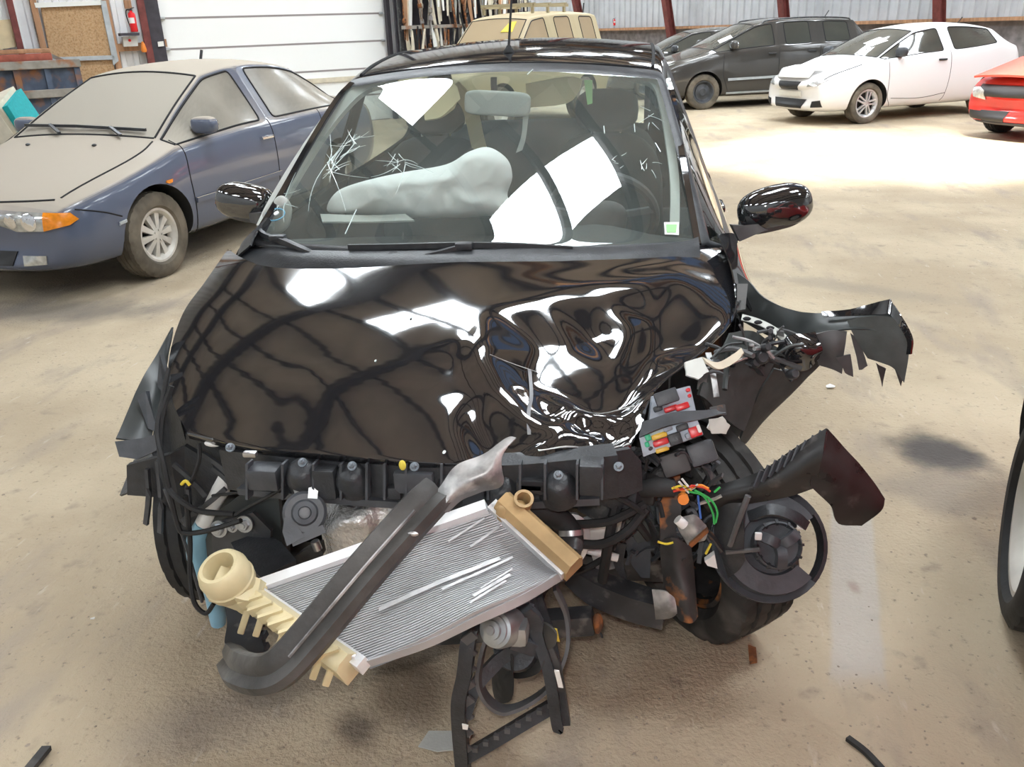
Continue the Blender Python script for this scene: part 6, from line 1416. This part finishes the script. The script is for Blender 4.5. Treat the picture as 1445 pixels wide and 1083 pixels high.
wrs = [('wire_red', (950, 694), (965, 690), (978, 686)), ('wire_yellow', (948, 690), (962, 686), (976, 692)), ('wire_orange', (975, 690), (988, 685), (1000, 690)), ('wire_red', (975, 686), (992, 688), (1002, 694)), ('wire_green', (972, 694), (992, 700), (1005, 722), (1008, 740)), ('wire_green', (980, 692), (1002, 705), (1012, 722), (1010, 738)), ('wire_blue', (985, 700), (987, 716), (989, 732)), ('wire_green', (1008, 695), (1016, 688)), ('wire_white', (962, 676), (975, 690), (985, 684)), ('wire_white', (958, 680), (972, 696)), ('wire_orange', (950, 688), (964, 693), (972, 690)), ('wire_yellow', (928, 765), (940, 768), (950, 766))]
for m, *pts in wrs: tubep('loose_wire', [P(x, y, -.575) for x, y in pts], .0025, m, n=5)
g = G(); g.cyl(P(964, 704, -.56), (0, -1, .3), .012, .02, 10); part('orange_plug', g, 'wire_orange')
# inner wing and strut top, torn wing with its liner
sheet('strut_tower', [PT((1030, 470, -.20), (1060, 470, -.18), (1100, 490, -.16)), PT((1000, 520, -.26), (1040, 530, -.24), (1075, 540, -.20)), PT((985, 560, -.30), (1020, 590, -.28), (1045, 610, -.24))], .01, 'liner_grey', crumple=.01)
sheet('wheel_arch_liner', [PT((1092, 520, -.16), (1110, 522, -.14), (1140, 505, -.12), (1160, 512, -.12)), PT((1068, 560, -.16), (1085, 570, -.12), (1118, 552, -.10), (1140, 530, -.10)), PT((1044, 618, -.14), (1052, 625, -.10), (1075, 592, -.06), (1095, 568, -.06))], .006, 'liner_grey')
sheet('wheel_arch_liner', [PT((990, 560, -.20), (1030, 520, -.14), (1070, 500, -.10), (1100, 500, -.08)), PT((1020, 640, -.10), (1045, 610, -.06), (1070, 570, -.04), (1100, 530, -.02))], .008, 'rubber_dusty')
sheet('torn_fender', [PT((1040, 385, .10), (1062, 404, .06), (1090, 428, .00), (1125, 440, -.06), (1158, 443, -.14), (1200, 440, -.20), (1252, 428, -.26)), PT((1045, 430, .06), (1070, 445, .02), (1098, 462, -.04), (1128, 465, -.10), (1160, 458, -.18), (1205, 455, -.24), (1262, 452, -.29)), PT((1050, 455, .04), (1075, 468, .0), (1100, 480, -.06), (1130, 478, -.12), (1160, 470, -.20), (1205, 466, -.26), (1270, 470, -.30))], .005, 'paint_black_inner', crumple=.006)
sheet('torn_fender_end', [PT((1196, 452, -.24), (1230, 446, -.27), (1262, 450, -.29), (1284, 478, -.31)), PT((1206, 475, -.26), (1235, 478, -.28), (1262, 485, -.30), (1282, 505, -.31)), PT((1225, 505, -.27), (1245, 512, -.29), (1262, 520, -.30), (1276, 540, -.31))], .006, 'liner_grey')
for tri in ([(1236, 512), (1250, 520), (1245, 546)], [(1262, 520), (1277, 528), (1271, 545)], [(1200, 470), (1212, 480), (1224, 516), (1212, 522)], [(1180, 505), (1200, 500), (1204, 532), (1192, 526)]):
    plate('torn_tip', [P(x, y, -.29 if x > 1230 else -.25) for x, y in tri], .004, 'paint_black_inner' if tri[0][0] > 1230 else 'plastic_dusty', jag=.15)
sheet('fender_lip', [PT((1160, 440, -.17), (1200, 437, -.22), (1250, 424, -.27), (1260, 428, -.28), (1286, 474, -.33), (1286, 500, -.33)), PT((1162, 447, -.18), (1200, 446, -.23), (1245, 444, -.28), (1258, 446, -.29), (1280, 478, -.32), (1280, 500, -.32))], .005, PK)
sheet('fender_bracket', [PT((1152, 470, -.22), (1175, 466, -.23), (1196, 468, -.24)), PT((1155, 495, -.22), (1176, 492, -.24), (1192, 495, -.24)), PT((1156, 515, -.21), (1175, 520, -.22), (1188, 526, -.22))], .008, 'plastic_dusty', crumple=.004)
sheet('crushed_box', [PT((1100, 495, -.22), (1118, 474, -.24), (1150, 465, -.23)), PT((1104, 512, -.24), (1128, 496, -.28), (1155, 492, -.25)), PT((1125, 522, -.22), (1142, 522, -.24), (1158, 508, -.22))], .01, PK, crumple=.012)
sheet('slotted_strip', [PT((1048, 444, -.14), (1072, 451, -.16), (1094, 462, -.18), (1110, 474, -.20)), PT((1046, 452, -.15), (1070, 459, -.17), (1090, 470, -.19), (1104, 482, -.21))], .005, 'sealant')
for x, y in ((1054, 450), (1070, 455), (1087, 463)): g = G(); g.blob(P(x, y, -.185), (.010, .006, .005), n=10, m=5); part('slot', g, 'seam')
sheet('bracket_plate', [PT((1040, 402, .04), (1055, 402, .04)), PT((1040, 440, -.02), (1052, 438, -.02))], .01, 'plastic_dusty')
for x, y, r_ in ((1075, 505, .016), (1066, 512, .012), (1082, 490, .010), (1120, 528, .012), (1055, 500, .012)):
    g = G(); g.lathe([(-.02, 0), (-.02, r_), (.004, r_), (.01, r_*.7), (.01, 0)], P(x, y, -.28), (.2, -.8, .4), 14); part('hinge_knuckle', g, 'steel_dark')
rm_ = random.Random(5)
for k in range(46):
    x, y = rm_.uniform(985, 1120), rm_.uniform(470, 540)
    if y > 560-.4*(x-985) : continue
    if x+y*.9 < 1455: continue
    a = P(x, y, rm_.uniform(-.30, -.18)); d = Vector((rm_.uniform(-1, 1), rm_.uniform(-.5, .5), rm_.uniform(-.6, .6))).normalized()*rm_.uniform(.02, .06); g = G()
    if k % 2: strip(g, [a-d, a+Vector((0, 0, .008)), a+d], rm_.uniform(.008, .02), .004, smooth=3)
    else: g.tube([a-d, a+Vector((0, .01, .01)), a+d], rm_.uniform(.003, .007), 6, smooth=3)
    part('metal_shred', g, rm_.choice(['plastic_black', 'steel_dark', 'paint_black_inner', 'steel_scuffed', 'plastic_dusty']))
for k in range(95):
    x, y = rm_.uniform(870, 1012), rm_.uniform(640, 790)
    a = P(x, y, rm_.uniform(-.52, -.40)); d = Vector((rm_.uniform(-1, 1), rm_.uniform(-.5, .5), rm_.uniform(-1, 1))).normalized()*rm_.uniform(.015, .05); g = G()
    if k % 3: strip(g, [a-d, a+Vector((0, 0, .008)), a+d], rm_.uniform(.008, .022), .005, smooth=3)
    else: g.tube([a-d, a+Vector((0, .01, .012)), a+d], rm_.uniform(.003, .006), 6, smooth=3)
    part('metal_shred', g, rm_.choice(['plastic_black', 'plastic_dark', 'rubber', 'rusty_steel', 'steel_dark', 'plastic_dark']))

# ---- broken bumper corner sticking out to the right
bc_ = thing('bumper_corner', 'torn black bumper corner strip sticking out over the right front tyre', 'bumper', P(1100, 690, -.50)); KO = bc_.location.copy()
o = sheet('strip', [PT((985, 694, -.46), (1030, 680, -.48), (1070, 668, -.50), (1112, 640, -.52), (1166, 605, -.54)), PT((990, 706, -.50), (1035, 696, -.52), (1075, 688, -.54), (1120, 668, -.56), (1160, 640, -.57)), PT((1000, 722, -.48), (1040, 714, -.50), (1080, 708, -.52), (1125, 696, -.54), (1150, 688, -.55))], .006, 'gloss_black_scuffed', bc_, crumple=.004); o.location = -KO
o = sheet('end_panel', [PT((1166, 605, -.54), (1190, 632, -.53), (1222, 668, -.52), (1247, 705, -.50)), PT((1150, 648, -.56), (1178, 668, -.56), (1210, 695, -.54), (1242, 722, -.51)), PT((1143, 686, -.56), (1170, 712, -.55), (1182, 738, -.53), (1216, 742, -.51))], .006, 'gloss_black_scuffed', bc_, crumple=.003); o.location = -KO
for k in range(9):
    t = k/8; a = P(1075+85*t, 664-56*t, -.53); g = G(); g.bar(a, a+Vector((-.012, -.01, -.035)), .004, .012); o = part('rib', g, 'plastic_dark', bc_, 0); o.location = -KO
g = G(); g.tube(PT((985, 712, -.55), (1010, 704, -.55), (1018, 700, -.55)), .004, 6); o = part('steel_pin', g, 'steel_bright', bc_); o.location = -KO

# ---- headlamp housing with its round rear cap
hc2 = P(1088, 768, -.46); hh = thing('headlamp_housing', 'black headlamp shell with round ribbed cap in front of the right tyre', 'headlamp', (hc2.x, hc2.y, hc2.z))
def lp_(name, g, m, par=None, smooth=38): o = part(name, g, m, par or hh, smooth); o.location = -hc2 if par is None else (0, 0, 0); return o
hax = (CAM-hc2+Vector((.5, .3, -.2))).normalized(); s4, u4, d4 = frame(hax)
g = G(); g.lathe([(-.03, .135), (-.012, .132), (-.02, .118), (.012, .112), (.014, .070), (.0, .066), (-.01, .0)], hc2, hax, 40, a0=-2.4, a1=2.6); lp_('shell', g, 'plastic_dark')
g = G(); g.lathe([(-.06, .13), (-.02, .135), (-.016, .125), (-.05, .12)], hc2, hax, 40); lp_('shell_rim', g, 'plastic_black')
cc = P(1098, 770, -.485)
g = G(); g.lathe([(-.03, .054), (.002, .054), (.006, .050), (-.004, .046), (-.008, 0)], cc, hax, 36); cap_ = lp_('cap', g, 'plastic_dark')
for k in range(3):
    a = 2*math.pi*k/3+.5; e = s4*math.cos(a)+u4*math.sin(a); g = G(); strip(g, [cc+hax*.006, cc+hax*.022+e*.022, cc+hax*.004+e*.046], .022, .02, up=tuple(hax), smooth=4); lp_('cap_rib', g, 'plastic_dark')
for k in range(12):
    a = 2*math.pi*k/12; e = s4*math.cos(a)+u4*math.sin(a); g = G(); g.bar(cc+e*.048+hax*.0, cc+e*.054+hax*.006, .006, .012, up=tuple(hax)); lp_('cap_tooth', g, 'plastic_black', None, 0)
for x, y in ((1070, 757), (1130, 742), (1103, 822)): g = G(); g.box(P(x, y, -.50), (.016, .008, .018), bev=.003); lp_('white_clip', g, 'white_plastic')
for rows, m in (([PT((1012, 700, -.48), (1030, 690, -.50), (1056, 700, -.50)), PT((1010, 760, -.50), (1024, 770, -.52), (1050, 740, -.53)), PT((1030, 815, -.50), (1042, 805, -.52), (1052, 790, -.52))], 'plastic_black'), ([PT((1055, 722, -.48), (1090, 712, -.50), (1125, 722, -.50), (1142, 735, -.49)), PT((1058, 735, -.50), (1090, 728, -.53), (1122, 738, -.52), (1136, 748, -.50))], 'plastic_black'), ([PT((1035, 812, -.49), (1060, 826, -.51), (1090, 838, -.51)), PT((1050, 840, -.48), (1075, 850, -.49), (1104, 842, -.49))], 'plastic_dark')):
    rws = [catmull(r, 4) for r in rows]; cols = [catmull([r[i] for r in rws], 4) for i in range(len(rws[0]))]; g = G(); g.slab([[p+noise.noise_vector(p*15)*.005 for p in c] for c in cols], .006); lp_('broken_wall', g, m)
g = G(); g.bar(P(1024, 780, -.53), P(1072, 776, -.53), .008, .006); lp_('adjuster_rod', g, 'plastic_dusty'); g = G(); g.tube(PT((1030, 770, -.53), (1042, 735, -.54), (1056, 700, -.54)), .007, 7); lp_('strut', g, 'plastic_dusty')
# ------------------------------------------------------------------ small things on the floor
g = G(); strip(g, [PZ(30, 1100, .012), PZ(48, 1078, .02), PZ(66, 1056, .012)], .022, .012, smooth=4); tag(obj('rubber_strip', g, MT['rubber_dusty']), 'short dark rubber strip on the floor at the bottom left corner', 'rubber strip')
g = G(); strip(g, [PZ(1196, 1042, .008), PZ(1222, 1062, .008), PZ(1250, 1092, .008)], .014, .01, smooth=4); tag(obj('rubber_strip', g, MT['rubber_dusty']), 'thin dark strip on the floor at the bottom right', 'rubber strip')
def shard(name, px, py, pts, m, label, cat, th=.004, z=.006):
    c = PZ(px, py, z); g = G(); g.poly([c+Vector((x, y, zz)) for x, y, zz in pts], th); return tag(obj(name, g, MT[m]), label, cat)
shard('plastic_shard', 1172, 546, [(-.02, -.012, 0), (.012, -.016, .004), (.022, .006, 0), (.0, .018, .006), (-.018, .010, 0)], 'white_plastic', 'white plastic shard on the floor below the torn wing', 'shard')
shard('plastic_film', 628, 1048, [(-.06, -.02, 0), (-.01, -.035, .006), (.05, -.015, .0), (.06, .02, .008), (.01, .035, 0), (-.045, .025, .004)], 'trim_grey', 'scrap of clear plastic film on the floor left of the fan frame', 'plastic scrap')
shard('plastic_shard', 131, 873, [(-.006, -.003, 0), (.006, -.003, .002), (.004, .004, 0)], 'white_plastic', 'tiny white chip on the floor left of the wreck', 'shard')
shard('plastic_shard', 668, 996, [(-.006, -.003, 0), (.006, -.003, .002), (.004, .004, 0)], 'white_plastic', 'tiny white chip on the floor inside the fan frame', 'shard')
shard('rust_flake', 1062, 925, [(-.012, -.035, 0), (.008, -.03, .003), (.012, .03, 0), (-.008, .035, .003)], 'rust', 'red brown rust flake on the floor below the right tyre', 'flake')
# grit strewn over the floor
rg = random.Random(21); g = G()
def pebble(c, r):
    vs = [c+Vector((math.cos(a)*r*rg.uniform(.7, 1.2), math.sin(a)*r*rg.uniform(.7, 1.2), 0)) for a in (0, 1.25, 2.5, 3.8, 5.)] + [c+Vector((0, 0, r*rg.uniform(.4, .9)))]
    g.add(vs, [(k, (k+1) % 5, 5) for k in range(5)])
for k in range(420):
    px, py = rg.uniform(0, 1445), 1083-(rg.random()**1.4)*850
    pebble(PZ(px, max(py, 215)), rg.uniform(.0015, .0045)*(1 if rg.random() < .9 else 2))
for k in range(160):
    px, py = rg.gauss(930, 140), rg.gauss(930, 60); pebble(PZ(px, min(py, 1100)), rg.uniform(.0015, .004))
tag(obj('grit', g, mat('grit_brown', (.30, .25, .20), .9, var=.3), None, 0), 'small grit and crumbs strewn over the dusty floor', 'grit', kind='stuff')
